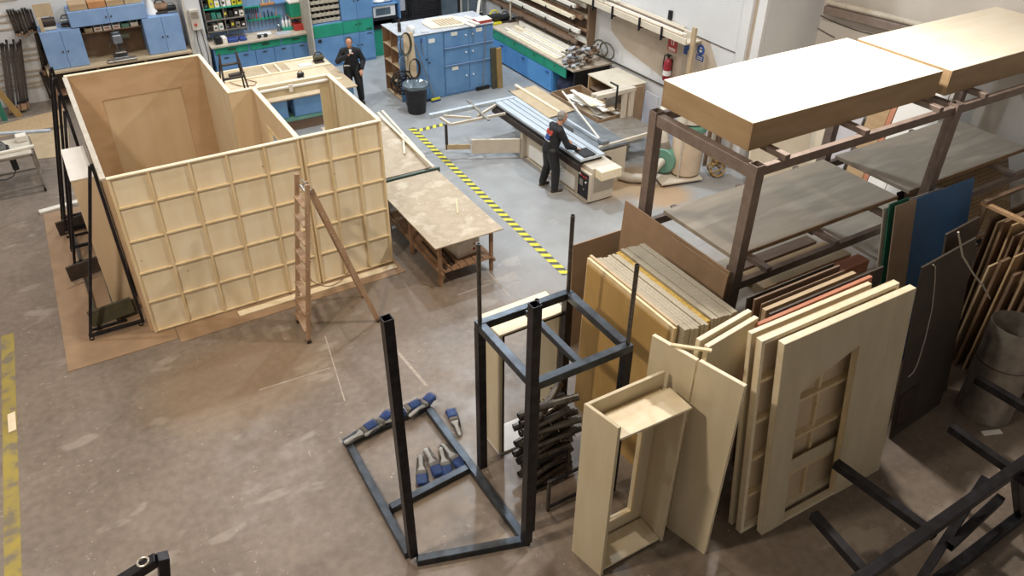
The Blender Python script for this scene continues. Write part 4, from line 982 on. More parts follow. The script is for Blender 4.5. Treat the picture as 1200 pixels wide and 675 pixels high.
lv = thing('yellow_level', 'orange-yellow tool hanging below two upright wooden handles on the tool board', 'tool', (5.75, 22.9, 1.7))
MB().box((5.58, 22.88, 1.64), (5.98, 22.95, 1.70)).build('bar', 'orange', lv, .005)
for x in (5.66, 5.85): MB().cyl((x, 22.9, 1.701), (x, 22.9, 2.1), .018).build('wooden_handle', 'pine', lv)
gb = tag(MB().box((6.03, 22.6, .951), (6.35, 22.85, 1.03)).build('glue_tray', 'green_paint', bev=.004), 'green tray carrying three white glue bottles', 'tray')
for k in range(3):
    x = 6.09+k*.1
    o = thing('glue_bottle', ['left', 'middle', 'right'][k]+' one of the three white glue bottles on the green tray', 'bottle', (x, 22.72, 1.031), 0, 'white glue bottles')
    MB().lathe((x, 22.72, 1.031), [(.036, 0), (.04, .02), (.04, .16), (.015, .2)], 16).build('bottle', 'white', o, smooth=True)
    MB().cyl((x, 22.72, 1.232), (x, 22.72, 1.33), .012, .004, 10).build('nozzle', 'white', o)
tag(MB().lathe((5.95, 22.7, .951), [(.06, 0), (.06, .16), (.03, .2), (.03, .24)], 14).build('jar', 'glassgrey'), 'clear jar standing left of the green glue tray', 'jar')
gc = thing('green_cabinet', 'small green cabinet with an open red box shelf beside the glue bottles', 'cabinet', (6.42, 22.7, 1.2))
MB().box((6.28, 22.5, 1.32), (6.58, 22.95, 1.68)).build('carcass', 'green_paint', gc, .004)
MB().box((6.27, 22.48, 1.29), (6.6, 22.95, 1.315)).build('shelf', 'orange', gc)
MB().box((6.28, 22.5, 1.70), (6.58, 22.95, 1.74)).build('top', 'offwhite', gc)
tag(MB().box((6.33, 22.45, .951), (6.6, 22.75, 1.12)).build('red_box', 'red', bev=.008), 'red tin box on the back bench below the green cabinet', 'box')
for k, (x, m_, w_, h_) in enumerate(((4.42, 'navy', .3, .09), (4.74, 'navy', .2, .08), (4.28, 'offwhite', .13, .16), (4.1, 'black', .15, .2))):
    tag(MB().box((x, 22.3, .951), (x+w_*.95, 22.55, .951+h_)).build('storage_box', m_, bev=.01), ['long blue case', 'shorter blue case', 'small white box', 'dark tool box'][k]+' on the left part of the back worktop', 'box')
hp = thing('ear_defenders', 'black ear defenders lying on the back worktop beside white paper', 'ear defenders', (5.35, 22.4, .951))
for x in (5.28, 5.46): MB().sph((x, 22.35, 1.0), (.06, .05, .05), 8).build('ear_cup', 'black', hp)
MB().path([(5.28+.18*i/8, 22.4+.06*math.sin(math.pi*i/8), 1.0) for i in range(9)], .012).build('headband', 'steel_dark', hp)
tag(MB().slab((5.3, 22.5, .952), (.38, .02, 0), (.02, .26, 0), (0, 0, .01)).build('paper_sheet', 'white'), 'white paper lying behind the ear defenders', 'paper')
tag(MB().slab((5.78, 22.3, .952), (.4, .02, 0), (.02, .3, 0), (0, 0, .008)).build('paper_sheet', 'lilac'), 'grey printed papers at the middle of the back worktop', 'paper')
# ---------------------------------------------------------------- tall blue and green cupboard with parts bins
t = thing('tall_cupboard', 'tall blue cupboard with a green band and a rack of parts bins', 'cupboard', (7.5, 22.2, 0))
yF = 21.78
MB().box((6.62, yF, .0), (7.5, 22.95, 1.24)).box((7.5, yF, 0), (8.43, 22.95, 2.6)).box((6.62, 22.5, 1.24), (7.5, 22.95, 2.6)).build('carcass', 'blue_cab', t, .004)
MB().box((6.58, 21.7, 0), (6.618, 22.95, 2.6)).build('side_panel', 'duct', t)
for x0, x1 in ((6.64, 7.5),): door_face(x0, x1, .06, .86, yF, t, 'blue_cab', (x1-.08, .5)); door_face(x0, x1, .87, 1.22, yF, t, 'green_paint', None, 'flap')
for x0, x1, kx in ((7.5, 7.96, 7.9), (7.96, 8.42, 8.02)):
    door_face(x0, x1, .06, .86, yF, t, 'blue_cab', (kx, .5)); door_face(x0, x1, .87, 1.22, yF, t, 'green_paint', (kx, 1.1), 'flap'); door_face(x0, x1, 1.23, 2.58, yF, t, 'blue_cab', (kx, 1.75))
MB().box((8.2, yF-.03, .92), (8.36, yF-.021, .94)).box((8.2, yF-.03, .78), (8.36, yF-.021, .8)).build('slot', 'black', t)
rk = thing('bin_rack', 'pale rack with rows of small dark-mouthed parts bins', 'bin rack', (7.06, 21.9, 1.25))
MB().box((6.66, 21.98, 1.25), (7.48, 22.48, 2.5)).build('frame', 'cream_board', rk)
for r_ in range(6):
    for c in range(6):
        x = 6.675+c*.135; z = 1.26+r_*.17
        bb = MB().slab((x, 21.84, z), (.125, 0, 0), (0, -.03, .10), (0, .012, 0)).box((x, 21.84, z), (x+.125, 21.975, z+.01)).box((x, 21.82, z+.012), (x+.008, 21.975, z+.10)).box((x+.117, 21.82, z+.012), (x+.125, 21.975, z+.10)).build('bin', 'cream_board', rk)
        MB().box((x+.01, 21.94, z+.015), (x+.115, 21.974, z+.15)).build('bin_mouth_shade', 'black', bb)  # black block stands in for the shade inside the bin
for k, (x, z, lab) in enumerate(((6.78, .80, 'black hook fixed on the blue lower door by the bench end'),)):
    tag(MB().box((x-.05, yF-.06, z-.04), (x+.05, yF-.021, z+.04)).build('door_hook', 'black', bev=.01), lab, 'hook')
# kitchenette right of it
gcb = thing('green_locker', 'green base cabinet with a microwave shelf right of the tall cupboard', 'cabinet', (8.9, 22.5, 0))
MB().box((8.50, 21.98, 0), (9.35, 22.95, .80)).build('carcass', 'green_paint', gcb, .004)
MB().box((8.46, 21.92, .801), (9.38, 22.95, .84)).build('worktop', 'steel_black', gcb)
MB().box((8.5, 22.05, 1.42), (9.38, 22.95, 1.45)).build('shelf', 'blue_cab', gcb)
MB().box((9.36, 22.0, 1.0), (9.40, 22.95, 2.4)).build('side_panel', 'blue_cab', gcb)
MB().box((8.5, 22.7, .84), (9.35, 22.95, 1.419)).build('back', 'black', gcb)
mw = thing('microwave', 'white microwave oven under the blue shelf', 'microwave', (8.95, 22.3, 1.1))
MB().box((8.58, 22.1, 1.08), (9.28, 22.6, 1.40)).build('body', 'white', mw, .01)
MB().box((8.66, 22.09, 1.14), (9.12, 22.099, 1.34)).build('window', 'glassgrey', mw)
tag(MB().box((8.54, 22.1, .99), (9.3, 22.65, 1.078)).box((8.56, 22.2, .842), (8.62, 22.6, .989)).box((9.2, 22.2, .842), (9.28, 22.6, .989)).build('oven_stand', 'black'), 'black stand below the white microwave', 'stand')
cl = MB(); pts = [(8.62, 22.1), (8.8, 22.12), (9.0, 22.1), (9.25, 22.12), (9.28, 22.4), (9.0, 22.45), (8.7, 22.42)]
cl.sph((8.85, 22.25, 1.50), (.2, .12, .05), 8).sph((9.08, 22.25, 1.53), (.18, .12, .08), 8)
tag(cl.build('cloth', 'white', smooth=True), 'crumpled white cloth on the blue shelf over the microwave', 'cloth')
# dark doors along the back wall
dk = 'dark panels along the back wall'
for k, (x0, x1, lab) in enumerate(((9.44, 10.0, 'leftmost black slatted panel with a pale notice'), (10.02, 11.0, 'wide black slatted panel behind the middle blue cabinets'), (11.02, 11.7, 'dark glassy panel right of the black slatted ones'))):
    o = thing('black_panel', lab, 'panel', ((x0+x1)/2, 22.7, 0), 0, dk)
    MB().box((x0, 22.72, 0), (x1, 22.78, 2.4)).build('backing', 'black' if k < 2 else 'glassgrey', o)
    if k < 2:
        for j in range(26): MB().slab((x0+.01, 22.70, .25+j*.08), (x1-x0-.02, 0, 0), (0, .015, .05), (0, .01, 0)).build('slat', 'steel_black', o)
    MB().box((x0, 22.66, 0), (x0+.04, 22.719, 2.4)).box((x1-.04, 22.66, 0), (x1, 22.719, 2.4)).box((x0+.041, 22.66, .1), (x1-.041, 22.719, .2)).build('frame', 'black', o)
    if k == 0: MB().box((x0+.12, 22.655, 1.0), (x0+.4, 22.66, 1.6)).build('notice', 'lilac', o)
tag(MB().box((9.42, 22.15, .0), (10.0, 22.6, .78)).build('dark_crate', 'black', bev=.02), 'black crate standing below the slatted panel with the notice', 'crate')
gd = thing('glass_case', 'pale-framed glass panel hanging on the back wall', 'panel', (12.0, 22.6, .6))
MB().box((11.75, 22.62, .62), (12.45, 22.66, 1.6)).build('pane', 'glassgrey', gd)
for a, b_ in (((11.72, 22.6, .58), (12.48, 22.68, .62)), ((11.72, 22.6, .621), (11.75, 22.68, 1.6)), ((12.45, 22.6, .621), (12.48, 22.68, 1.6)), ((11.95, 22.595, .621), (11.98, 22.6, 1.6))): MB().box(a, b_).build('frame_bar', 'duct', gd)
tag(MB().box((11.7, 22.84, 0), (12.6, 22.95, 2.2)).build('dark_board', 'black'), 'black board filling the back corner behind the glass panel', 'board')
tag(MB().beam(V((onY(556, 30, 22.0).x, 22.0, 0.0)), onY(562, 0, 22.62), .09, .04).build('leaning_batten', 'offwhite'), 'pale batten leaning against the dark panels', 'batten')
# ---------------------------------------------------------------- middle blue cabinet block
ZT = 1.75
pu = thing('pigeonhole_unit', 'narrow blue unit with wooden pigeonholes on its end and white top', 'shelf unit', (7.88, 18.85, 0))
x0, x1, y0, y1 = 7.72, 8.0, 18.36, 19.38
q = MB().box((x0+.25, y0, 0), (x1, y1, ZT-.02)).build('back', 'blue_cab', pu)
MB().box((x0, y0, 0), (x0+.249, y0+.02, ZT-.02)).build('side', 'blue_cab', pu)
MB().box((x0-.01, y0-.01, ZT-.019), (x1, y1+.01, ZT)).build('top', 'cabtop', pu, .003)
for k in range(5): MB().box((x0, y0+.021, .02+k*.425), (x0+.249, y1, .04+k*.425)).build('shelf', 'tanboard', pu)
for y in (y0+.5, y1-.02): MB().box((x0+.003, y, .041), (x0+.248, y+.02, ZT-.02)).build('divider', 'oldwood', pu)
MB().box((x0+.2, y0+.021, .041), (x0+.249, y1-.02, ZT-.02)).build('lining', 'mdf', pu)
for k, z in enumerate((1.48, 1.06, .65)):
    o = thing('blue_disc', ['top', 'middle', 'bottom'][k]+' one of three round blue discs on the end of the cabinet block', 'disc', (7.85, 18.33, z-.17), 0, 'round blue discs')
    MB().cyl((7.86, 18.355, z), (7.86, 18.315, z), .175, n=28).build('disc', 'blue_side', o, .004)
    MB().cyl((7.86, 18.314, z), (7.86, 18.30, z), .03).build('hub', 'steel_dark', o)
m = thing('blue_cabinet', 'tall blue cabinet with plain doors in the middle of the hall', 'cabinet', (8.45, 18.7, 0))
MB().box((8.02, 18.15, 0), (8.86, 19.3, ZT-.021)).build('carcass', 'blue_cab', m, .003)
MB().box((8.01, 18.12, ZT-.02), (8.865, 19.32, ZT)).build('top', 'cabtop', m, .003)
door_face(8.02, 8.40, .04, ZT-.04, 18.149, m, 'blue_cab', (8.36, 1.1)); door_face(8.40, 8.86, .04, ZT-.04, 18.149, m, 'blue_cab', (8.44, 1.0))
MB().box((8.45, 18.122, 1.5), (8.62, 18.128, 1.6)).build('door_label', 'white', m)
m2 = thing('blue_cabinet', 'wide blue cabinet with three tiers of doors in the middle of the hall', 'cabinet', (9.6, 18.7, 0))
MB().box((8.875, 18.16, 0), (10.34, 19.3, ZT-.021)).build('carcass', 'blue_cab', m2, .003)
MB().box((8.87, 18.12, ZT-.02), (10.36, 19.32, ZT)).build('top', 'cabtop', m2, .003)
for r_, (za, zb2) in enumerate(((.05, .80), (.84, 1.26), (1.30, 1.70))):
    for c in range(2):
        xa_ = 8.89+c*.725
        d = door_face(xa_, xa_+.71, za, zb2, 18.159, m2, 'blue_cab', None)
        knob((xa_+(.62 if c == 0 else .1), 18.139, (za+zb2)/2+.05), d, 'white', .022)
        if (r_, c) in ((2, 0), (0, 0), (2, 1)): MB().box((xa_+.2, 18.13, zb2-.12), (xa_+.38, 18.1385, zb2-.03)).build('door_label', 'offwhite', d)
for z in (.81, 1.27): MB().box((8.88, 18.11, z), (10.33, 18.158, z+.025)).build('ledge', 'blue_side', m2)
# things on top of the block
gp = thing('grille_board', 'cream grille board lying on the blue cabinets', 'board', (9.3, 18.7, ZT))
MB().poly([(8.65, 18.35, ZT), (9.5, 18.25, ZT), (9.75, 18.45, ZT), (9.75, 18.9, ZT), (9.6, 19.1, ZT), (8.9, 19.2, ZT), (8.65, 18.9, ZT)], (0, 0, .03)).build('board', 'cream_board', gp)
for k in range(7): MB().slab((8.95+.09*k, 18.42-.008*k, ZT+.032), (.05, 0, 0), (.0, .55, 0), (0, 0, .012)).build('slot_bar', 'tanboard', gp)
for k in range(4):
    A, B = G(533+6*k, 22-1.2*k, ZT+.03), G(556+5*k, 31-2.6*k, ZT+.03)
    if k < 3: tag(MB().beam(A+V((0, 0, .0)), B+V((0, 0, .0)), .09, .04).build('white_plank', 'offwhite', bev=.003), ['leftmost', 'middle', 'rightmost'][k]+' short white plank lying on the wide blue cabinet', 'plank', 'white planks on the cabinets')
rb_ = thing('red_edged_panel', 'white-topped panel with a red edge lying on the wide blue cabinet', 'panel', (10.15, 18.4, ZT))
MB().slab((9.9, 18.17, ZT+.001), (.42, .02, 0), (.02, .32, 0), (0, 0, .07)).build('core', 'red', rb_, .003)
MB().slab((9.895, 18.165, ZT+.072), (.43, .02, 0), (.02, .33, 0), (0, 0, .012)).build('top', 'offwhite', rb_, .002)
tag(MB().lathe((7.88, 18.6, ZT), [(.045, 0), (.045, .2), (.018, .25), (.018, .31)], 14).build('bottle', 'steel_dark'), 'dark bottle standing on the white top of the pigeonhole unit', 'bottle')
tag(MB().cyl((8.02, 18.36, ZT+.09), (8.16, 18.42, ZT+.09), .09, n=20).build('paper_roll', 'white'), 'white paper roll lying at the left corner of the blue cabinets', 'roll')
tag(MB().slab((8.32, 18.25, ZT+.001), (.2, -.04, 0), (.03, .12, 0), (0, 0, .02)).build('notepad', 'lilac'), 'small pad lying on the tall plain blue cabinet', 'notepad')
hb = thing('hose_board', 'plywood board with two hung hoses on the front of the blue cabinets', 'board', (7.9, 18.1, .8))
MB().slab((7.78, 18.08, .72), (.28, .0, 0), (-.02, .05, 1.12), (0, .02, 0)).build('board', 'okume_lite', hb)
for k, (px, py, rz) in enumerate(((474.5, 51, .26), (485, 80, .24))):
    P = onY(px, py, 18.05)
    o = thing('coiled_hose', ['upper pale hose coil hanging on the plywood board', 'lower dark hose coil hanging on the plywood board'][k], 'hose', P)
    for j in range(3):
        MB().path([P+V(((.13+.012*j)*math.cos(a), -.02*j-.02, rz*math.sin(a)*(1+.05*j))) for a in [2*math.pi*i/20 for i in range(21)]], .013, 6).build('coil', ('iron_olive', 'steel_dark')[k], o)
    MB().path([P+V((.0, -.05, -rz)), P+V((.03, -.06, -rz-.12)), P+V((-.05, -.06, -rz-.22))], .012, 6).build('hose_end', 'zinc' if k == 0 else 'steel_dark', o)
cm = MB(); rn = random.Random(2)
P = onY(470, 97, 18.0)
for j in range(6):
    c = P+V((rn.uniform(-.1, .15), rn.uniform(-.1, .1), rn.uniform(-.1, .15)))
    cm.path([c+V((.2*math.cos(a)*rn.uniform(.8, 1.1), .08*math.sin(a+j), .18*math.sin(a))) for a in [2*math.pi*i/14 for i in range(15)]], .02, 6)
tag(cm.build('cable_tangle', 'black'), 'black cable tangle hanging behind the rubbish bin', 'cables')
bi = thing('rubbish_bin', 'black rubbish bin lined with a clear plastic bag', 'bin', (7.78, 17.6, 0))
MB().lathe((7.78, 17.6, 0), [(.22, 0), (.23, .02), (.29, .70), (.305, .70), (.305, .74), (.27, .74), (.21, .05)], 28).build('tub', 'black', bi, smooth=True)
bg = MB(); rn = random.Random(9); vs = []; n = 20
for r, z in ((.31, .66), (.325, .745), (.27, .77), (.2, .72), (.08, .68)):
    vs += [V((7.78+(r+rn.uniform(-.015, .015))*math.cos(2*math.pi*i/n), 17.6+(r+rn.uniform(-.015, .015))*math.sin(2*math.pi*i/n), z+rn.uniform(-.02, .02))) for i in range(n)]
bg._faces(vs, [(k*n+i, k*n+(i+1) % n, (k+1)*n+(i+1) % n, (k+1)*n+i) for k in range(4) for i in range(n)]+[tuple(4*n+i for i in range(n))])
bg.build('bin_bag', 'glassgrey', bi)
bh = MB().box((7.45, 17.42, .3), (7.50, 17.5, .36)).build('handle', 'black', bi)
def broom(top, foot, lab, m_, w=.32):
    o = thing('broom', lab, 'broom', foot); top, foot = V(top), V(foot)
    d = (foot-top).normalized()
    MB().cyl(top, foot-d*.08, .013, n=8).build('handle', 'zinc', o)
    MB().beam(foot+V((-w/2, 0, .07)), foot+V((w/2, .02, .07)), .06, .05).build('head', m_, o, .006)
    MB().beam(foot+V((-w/2, 0, .022)), foot+V((w/2, .02, .022)), .07, .04).build('bristles', 'navy' if m_ != 'black' else 'steel_dark', o)
broom(onY(486, 50, 18.08), G(511, 119, .0), 'broom with a blue head leaning on the tall plain blue cabinet', 'yellow', .26)
broom(onY(569, 28, 18.08), G(566, 105, .0), 'broom with a black head leaning on the wide blue cabinet', 'black', .4)
po = thing('thin_pole', 'thin pole with a black hook leaning on the tall plain blue cabinet', 'pole', G(504, 112, 0))
A, B = onY(494, 50, 18.08), G(504, 114, 0.0)
MB().cyl(A, B, .009, n=8).build('shaft', 'zinc', po); MB().cyl(A, A+V((0, 0, .12)), .016, n=8).build('hook', 'navy', po)
P = G(500, 118, 0)
dp_ = thing('dustpan', 'black dustpan on the floor beside the rubbish bin', 'dustpan', P)
MB().slab(P+V((-.15, -.1, 0)), (.3, .02, 0), (.0, .24, 0), (0, 0, .02)).slab(P+V((-.15, .13, .02)), (.3, .02, 0), (0, .02, 0), (0, 0, .08)).build('pan', 'black', dp_, .004); MB().cyl(P+V((-.15, .1, .05)), P+V((-.35, .1, .09)), .018).build('handle', 'black', dp_)
gpn = thing('green_plank', 'olive green plank standing against the end of the blue cabinets', 'plank', (10.42, 18.1, 0))
MB().slab((10.24, 17.98, 0), (.20, .04, 0), (0, .1, 1.08), (-.01, .07, 0)).build('plank', 'iron_olive', gpn, .004)
MB().slab((10.40, 17.95, 0), (.16, .05, 0), (0, .1, 1.06), (-.01, .06, 0)).build('side_plank', 'ochre', gpn, .004)
# ---------------------------------------------------------------- assembly table behind the set room
at = thing('assembly_table', 'long assembly table with pale frames on it behind the set room', 'table', (5.0, 19.6, 0))
MB().box((3.5, 17.92, .82), (6.38, 20.45, .85)).build('tabletop', 'tanboard', at)
for a_, b_ in ((3.6, 4.62), (4.78, 6.3)):
    bb_ = MB().box((a_, 18.0, .34), (b_, 18.6, .80)).build('base_cupboard', 'blue_cab', at)
    MB().box((a_+.02, 17.985, .36), ((a_+b_)/2-.005, 17.999, .79)).build('cupboard_door', 'blue_cab', bb_); MB().box(((a_+b_)/2+.005, 17.985, .36), (b_-.02, 17.999, .79)).build('cupboard_door', 'blue_cab', bb_)
MB().box((3.55, 17.97, .26), (6.35, 18.6, .335)).build('base_rail', 'machine_green', at)
MB().box((3.6, 18.02, 0), (6.3, 18.6, .255)).build('plinth', 'brownboard', at)
for x, y in ((3.56, 18.75), (6.32, 18.75), (3.6, 20.35), (6.32, 20.35)): MB().box((x-.04, y-.04, 0), (x+.04, y+.04, .82)).build('leg', 'oldwood', at)
fr = thing('pine_grid', 'pale pine frame lying on the assembly table behind the set room', 'frame', (5.0, 19.7, .85))
for a, b_ in (((3.55, 20.35), (6.34, 20.35)), ((3.55, 19.62), (6.3, 19.62)), ((3.55, 18.5), (6.2, 18.5))): MB().beam((*a, .875), (*b_, .875), .06, .05).build('long_rail', 'pine_edge', fr)
for x in (4.75, 5.05): MB().beam((x, 19.66, .87), (x-.0, 20.31, .87), .05, .04).build('cross_rail', 'pine_edge', fr)
MB().box((3.56, 18.54, .851), (6.1, 19.58, .862)).build('panel', 'okume_lite', fr)
MB().box((5.3, 19.66, .851), (6.34, 20.31, .862)).build('panel', 'ply_flat', fr)
tag(MB().slab((5.55, 19.75, .865), (.34, .02, 0), (.02, .2, 0), (0, 0, .03)).build('white_box', 'white', bev=.004), 'small white box lying on the pale frame behind the set room', 'box')
machine((6.12, 19.95, .865), .8, 'olive machine on the assembly table beside the man in black', 'iron_olive', 'steel_dark')
machine((5.35, 19.1, .865), .5, 'small dark tool on the near half of the assembly table', 'black', 'steel_dark')
dl = thing('tool_lump', 'dark drill lying on the left end of the assembly table', 'power tool', (4.0, 19.9, .865))
MB().cyl((3.8, 19.9, .92), (4.1, 19.95, .92), .05).cyl((4.1, 19.95, .92), (4.2, 19.97, .92), .02).build('body', 'steel_dark', dl); MB().box((3.84, 19.85, .866), (3.92, 19.95, .92)).build('grip', 'black', dl)
tag(MB().path([(4.1, 19.5, .905), (4.3, 19.3, .87), (4.2, 19.1, .87), (3.9, 19.2, .87), (3.7, 19.5, .905)], .012).build('extension_cord', 'oldwood'), 'brown cord lying across the left end of the pale frame', 'cord')
sl = thing('stepladder', 'small dark stepladder standing behind the corner of the set room', 'ladder', (3.45, 17.3, 0))
A0, A1 = onY(257.5, 64, 17.3), onY(277, 61, 17.3); B0, B1 = onY(262.5, 102, 17.15), onY(290, 102, 17.15)
d0, d1 = (B0-A0).normalized(), (B1-A1).normalized()
F0, F1 = A0+d0*(A0.z/-d0.z), A1+d1*(A1.z/-d1.z)
F0.y -= .35; F1.y -= .35; A0.y += .05; A1.y += .05
MB().beam(F0, A0, .03, .06, (0, 1, 0)).build('rail', 'steel_dark', sl); MB().beam(F1, A1, .03, .06, (0, 1, 0)).build('rail', 'steel_dark', sl)
for k in range(8): MB().beam(F0.lerp(A0, .1+k*.115), F1.lerp(A1, .1+k*.115), .09, .025).build('step', 'steel_dark', sl)
MB().beam(V((F0.x, 17.75, 0)), A0, .03, .04, (0, 1, 0)).build('rear_rail', 'steel_dark', sl); MB().beam(V((F1.x, 17.75, 0)), A1, .03, .04, (0, 1, 0)).build('rear_rail', 'steel_dark', sl)

# pilaster with electrical boxes between the left cupboards and the tool bench
struct('trim_20', MB().box((3.45, 22.3, 0), (3.88, YB-.002, 10.9)), 'wall_paint')
struct('trim_21', MB().box((3.44, 22.24, 0), (3.50, 22.298, 10.9)), 'duct')
eb = thing('electric_box', 'grey electrical box with a red switch on the whitewashed pilaster', 'electrical box', (3.68, 22.26, 1.5))
MB().box((3.56, 22.18, 1.45), (3.80, 22.299, 1.98)).build('casing', 'duct', eb, .01)
MB().box((3.59, 22.165, 1.76), (3.77, 22.179, 1.92)).build('window', 'zinc', eb); MB().cyl((3.66, 22.179, 1.6), (3.66, 22.15, 1.6), .035).build('red_switch', 'red', eb)
for k, x in enumerate((3.6, 3.66, 3.72, 3.78, 3.83)):
    tag(MB().path([(x, 22.28, 1.44), (x+.02*(k-2), 22.27, 1.1), (x+.015*k, 22.28, .75), (x-.01, 22.28, .0)], .010, 6).build('power_cable', ('duct', 'steel_dark', 'white', 'steel_dark', 'duct')[k]), ['leftmost', 'second', 'middle', 'fourth', 'rightmost'][k]+' cable hanging below the grey electrical box', 'cable', 'cables below the electrical box')
# ---------------------------------------------------------------- right wall: blue base units, lumber rack
bu = thing('base_cabinet_run', 'run of blue-doored base units with green drawers along the right wall', 'base units', (12.0, 18.6, 0))
MB().box((11.47, 16.95, .04), (12.6, 20.6, .895)).build('carcass', 'blue_base', bu)
MB().box((11.42, 15.95, .90), (12.62, 20.62, .95)).build('worktop', 'worktop', bu, .004)
ys = (16.97, 18.2, 19.4, 20.58)
for a, b_ in zip(ys[:-1], ys[1:]):
    d = MB().box((11.445, a+.008, .05), (11.469, b_-.008, .615)).build('door', 'blue_base', bu, .003)
    MB().box((11.41, a+.12, .53), (11.444, a+.26, .55)).build('handle', 'navy', d)
ys = (16.3, 17.35, 18.3, 19.45, 20.58)
for a, b_ in zip(ys[:-1], ys[1:]):
    d = MB().box((11.44, a+.008, .63), (11.469, b_-.008, .885)).build('drawer', 'green_paint', bu, .003)
    MB().cyl((11.42, (a+b_)/2, .8), (11.4395, (a+b_)/2, .8), .02, n=10).build('knob', 'steel_dark', d)
MB().box((11.5, 15.98, 0), (12.6, 16.03, .895)).build('end_leg', 'black', bu)
bag = MB(); rn = random.Random(4)
for k in range(6): bag.sph((11.85+rn.uniform(-.1, .3), 16.3+.09*k, .28+.03*(k % 3)), (.34, .22, .28), 8)
tag(bag.build('dark_sacks', 'sack', smooth=True), 'dark sacks stuffed under the open end of the blue base units', 'sacks')
lr = thing('lumber_rack', 'wall rack with steel arms full of long mouldings on a brown backboard', 'lumber rack', (12.5, 19, 1.0))
MB().box((12.58, 16.85, 1.0), (12.645, 22.9, 2.75)).build('backboard', 'brownboard', lr)
MB().box((12.42, 16.78, .95), (12.645, 16.845, 2.78)).build('end_post', 'mdf_dark', lr)
tiers = (1.22, 1.52, 1.82, 2.12, 2.42)
for z in tiers:
    for y in (17.2, 18.4, 19.6, 20.8, 22.0): MB().box((12.12, y-.02, z-.04), (12.579, y+.02, z)).box((12.12, y-.02, z+.001), (12.14, y+.02, z+.05)).build('arm', 'steel_dark', lr)
rn = random.Random(21); mm = ['offwhite', 'cream_board', 'brownboard', 'pine_edge', 'cream_board', 'offwhite', 'oldwood']
tn = ['lowest', 'second', 'third', 'fourth', 'top']
pn = ['front', 'second', 'middle', 'fourth', 'rear']
for ti, z in enumerate(tiers):
    for k in range(5):
        x = 12.15+k*.083; y0 = 16.95+rn.uniform(-.15, .7); y1 = y0+rn.uniform(3.5, 4.8)
        h = rn.uniform(.05, .12); m_ = mm[rn.randrange(7)] if k else ['brownboard', 'offwhite', 'pine_edge', 'offwhite', 'pine_edge'][ti]
        tag(MB().box((x, y0, z+.002), (x+.07, min(y1, 22.5), z+.002+h)).build('moulding', m_, bev=.003), '%s long moulding on the %s tier of the wall lumber rack' % (pn[k], tn[ti]), 'moulding', 'mouldings in the wall lumber rack')
for k in range(8):
    y0 = 16.75+.05*k+rn.uniform(0, .2); y1 = y0+rn.uniform(1.8, 3.0); x = 11.5+.095*k
    tag(MB().slab((x, y0, .952), (.085, 0, 0), (.02, y1-y0, 0), (0, 0, .03+.012*k)).build('timber_strip', ['pine_edge', 'offwhite', 'cream_board', 'offwhite'][k % 4], bev=.003), ['frontmost', 'second', 'third', 'fourth', 'fifth', 'sixth', 'seventh', 'rearmost'][k]+' pale strip lying on the worktop below the lumber rack', 'wood strip', 'strips on the right worktop')
machine((11.62, 20.35, .951), 1.15, 'black router with yellow parts at the far end of the right worktop', 'black', 'yellow')
machine((11.98, 20.35, .951), .9, 'second black router beside the yellow one on the right worktop', 'black', 'steel_dark')
cv = thing('bench_clamp_stand', 'grey upright bench clamp on the right worktop', 'clamp', G(598, 25, .951))
P = G(598, 25, .951)
MB().box(P+V((-.12, -.12, 0)), P+V((.12, .12, .05))).build('base', 'steel_dark', cv); MB().cyl(P+V((0, 0, .05)), P+V((0, 0, .9)), .03).build('column', 'duct', cv); MB().beam(P+V((-.25, 0, .03)), P+V((.2, .1, .03)), .06, .05).build('arm', 'black', cv); MB().box(P+V((-.1, -.08, .6)), P+V((.12, .08, .8))).build('head', 'white', cv)
# jumble of pipe clamps at the end of the worktop
rn = random.Random(8)
nm2 = nm+['thirteenth', 'fourteenth', 'fifteenth', 'sixteenth', 'seventeenth', 'eighteenth', 'nineteenth', 'twentieth', 'twenty-first', 'twenty-second']
for k in range(22):
    c = V((11.55+rn.uniform(0, .85), 16.25+rn.uniform(-.15, .35), .975+.018*k))
    a = rn.uniform(0, 3.1); d = V((math.cos(a), math.sin(a)*.6, rn.uniform(-.15, .2)))
    o = thing('pipe_clamp', '%s clamp up in the tangled grey heap at the near end of the right worktop' % nm2[k], 'clamp', c, 0, 'heap of grey clamps')
    MB().cyl(c-d*.3, c+d*.3, .025, n=8).build('bar', ('zinc', 'alu', 'steel_dark')[k % 3], o)
    for t in (-.24, .1): MB().beam(c+d*t-V((0, 0, .02)), c+d*t+V((-.05, -.12, .07)), .10, .06).build('jaw', ('alu', 'zinc', 'mdf_dark', 'lilac')[(k+(t > 0)) % 4], o, .004)
for k, (x0, y0) in enumerate(((12.50, 16.3), (12.52, 16.05))):
    tag(MB().path([(x0, y0+.3*math.cos(a), 1.25+.2*math.sin(a)) for a in [2*math.pi*i/16 for i in range(15)]], .02, 6).build('hung_hoop', 'iron_olive'), ['larger', 'smaller'][k]+' olive hose hoop hanging at the end of the lumber rack', 'hose')
# cream-topped cabinet by the wall
cc = thing('cream_table', 'brown cabinet with a wide cream top standing by the right wall', 'cabinet', (12.0, 14.9, 0))
MB().box((11.62, 14.4, .92), (12.55, 15.6, .95)).build('top', 'cream_board', cc, .003)
MB().box((11.6, 14.4, .1), (12.5, 14.44, .919)).box((11.6, 15.5, .1), (12.5, 15.54, .919)).box((12.44, 14.441, .1), (12.5, 15.499, .919)).build('body', 'plywarm', cc)
for z in (.35, .62): MB().box((11.62, 14.441, z), (12.43, 15.499, z+.025)).build('shelf', 'brownboard', cc)
MB().box((11.58, 14.38, 0), (12.5, 15.56, .099)).build('plinth', 'steel_dark', cc)
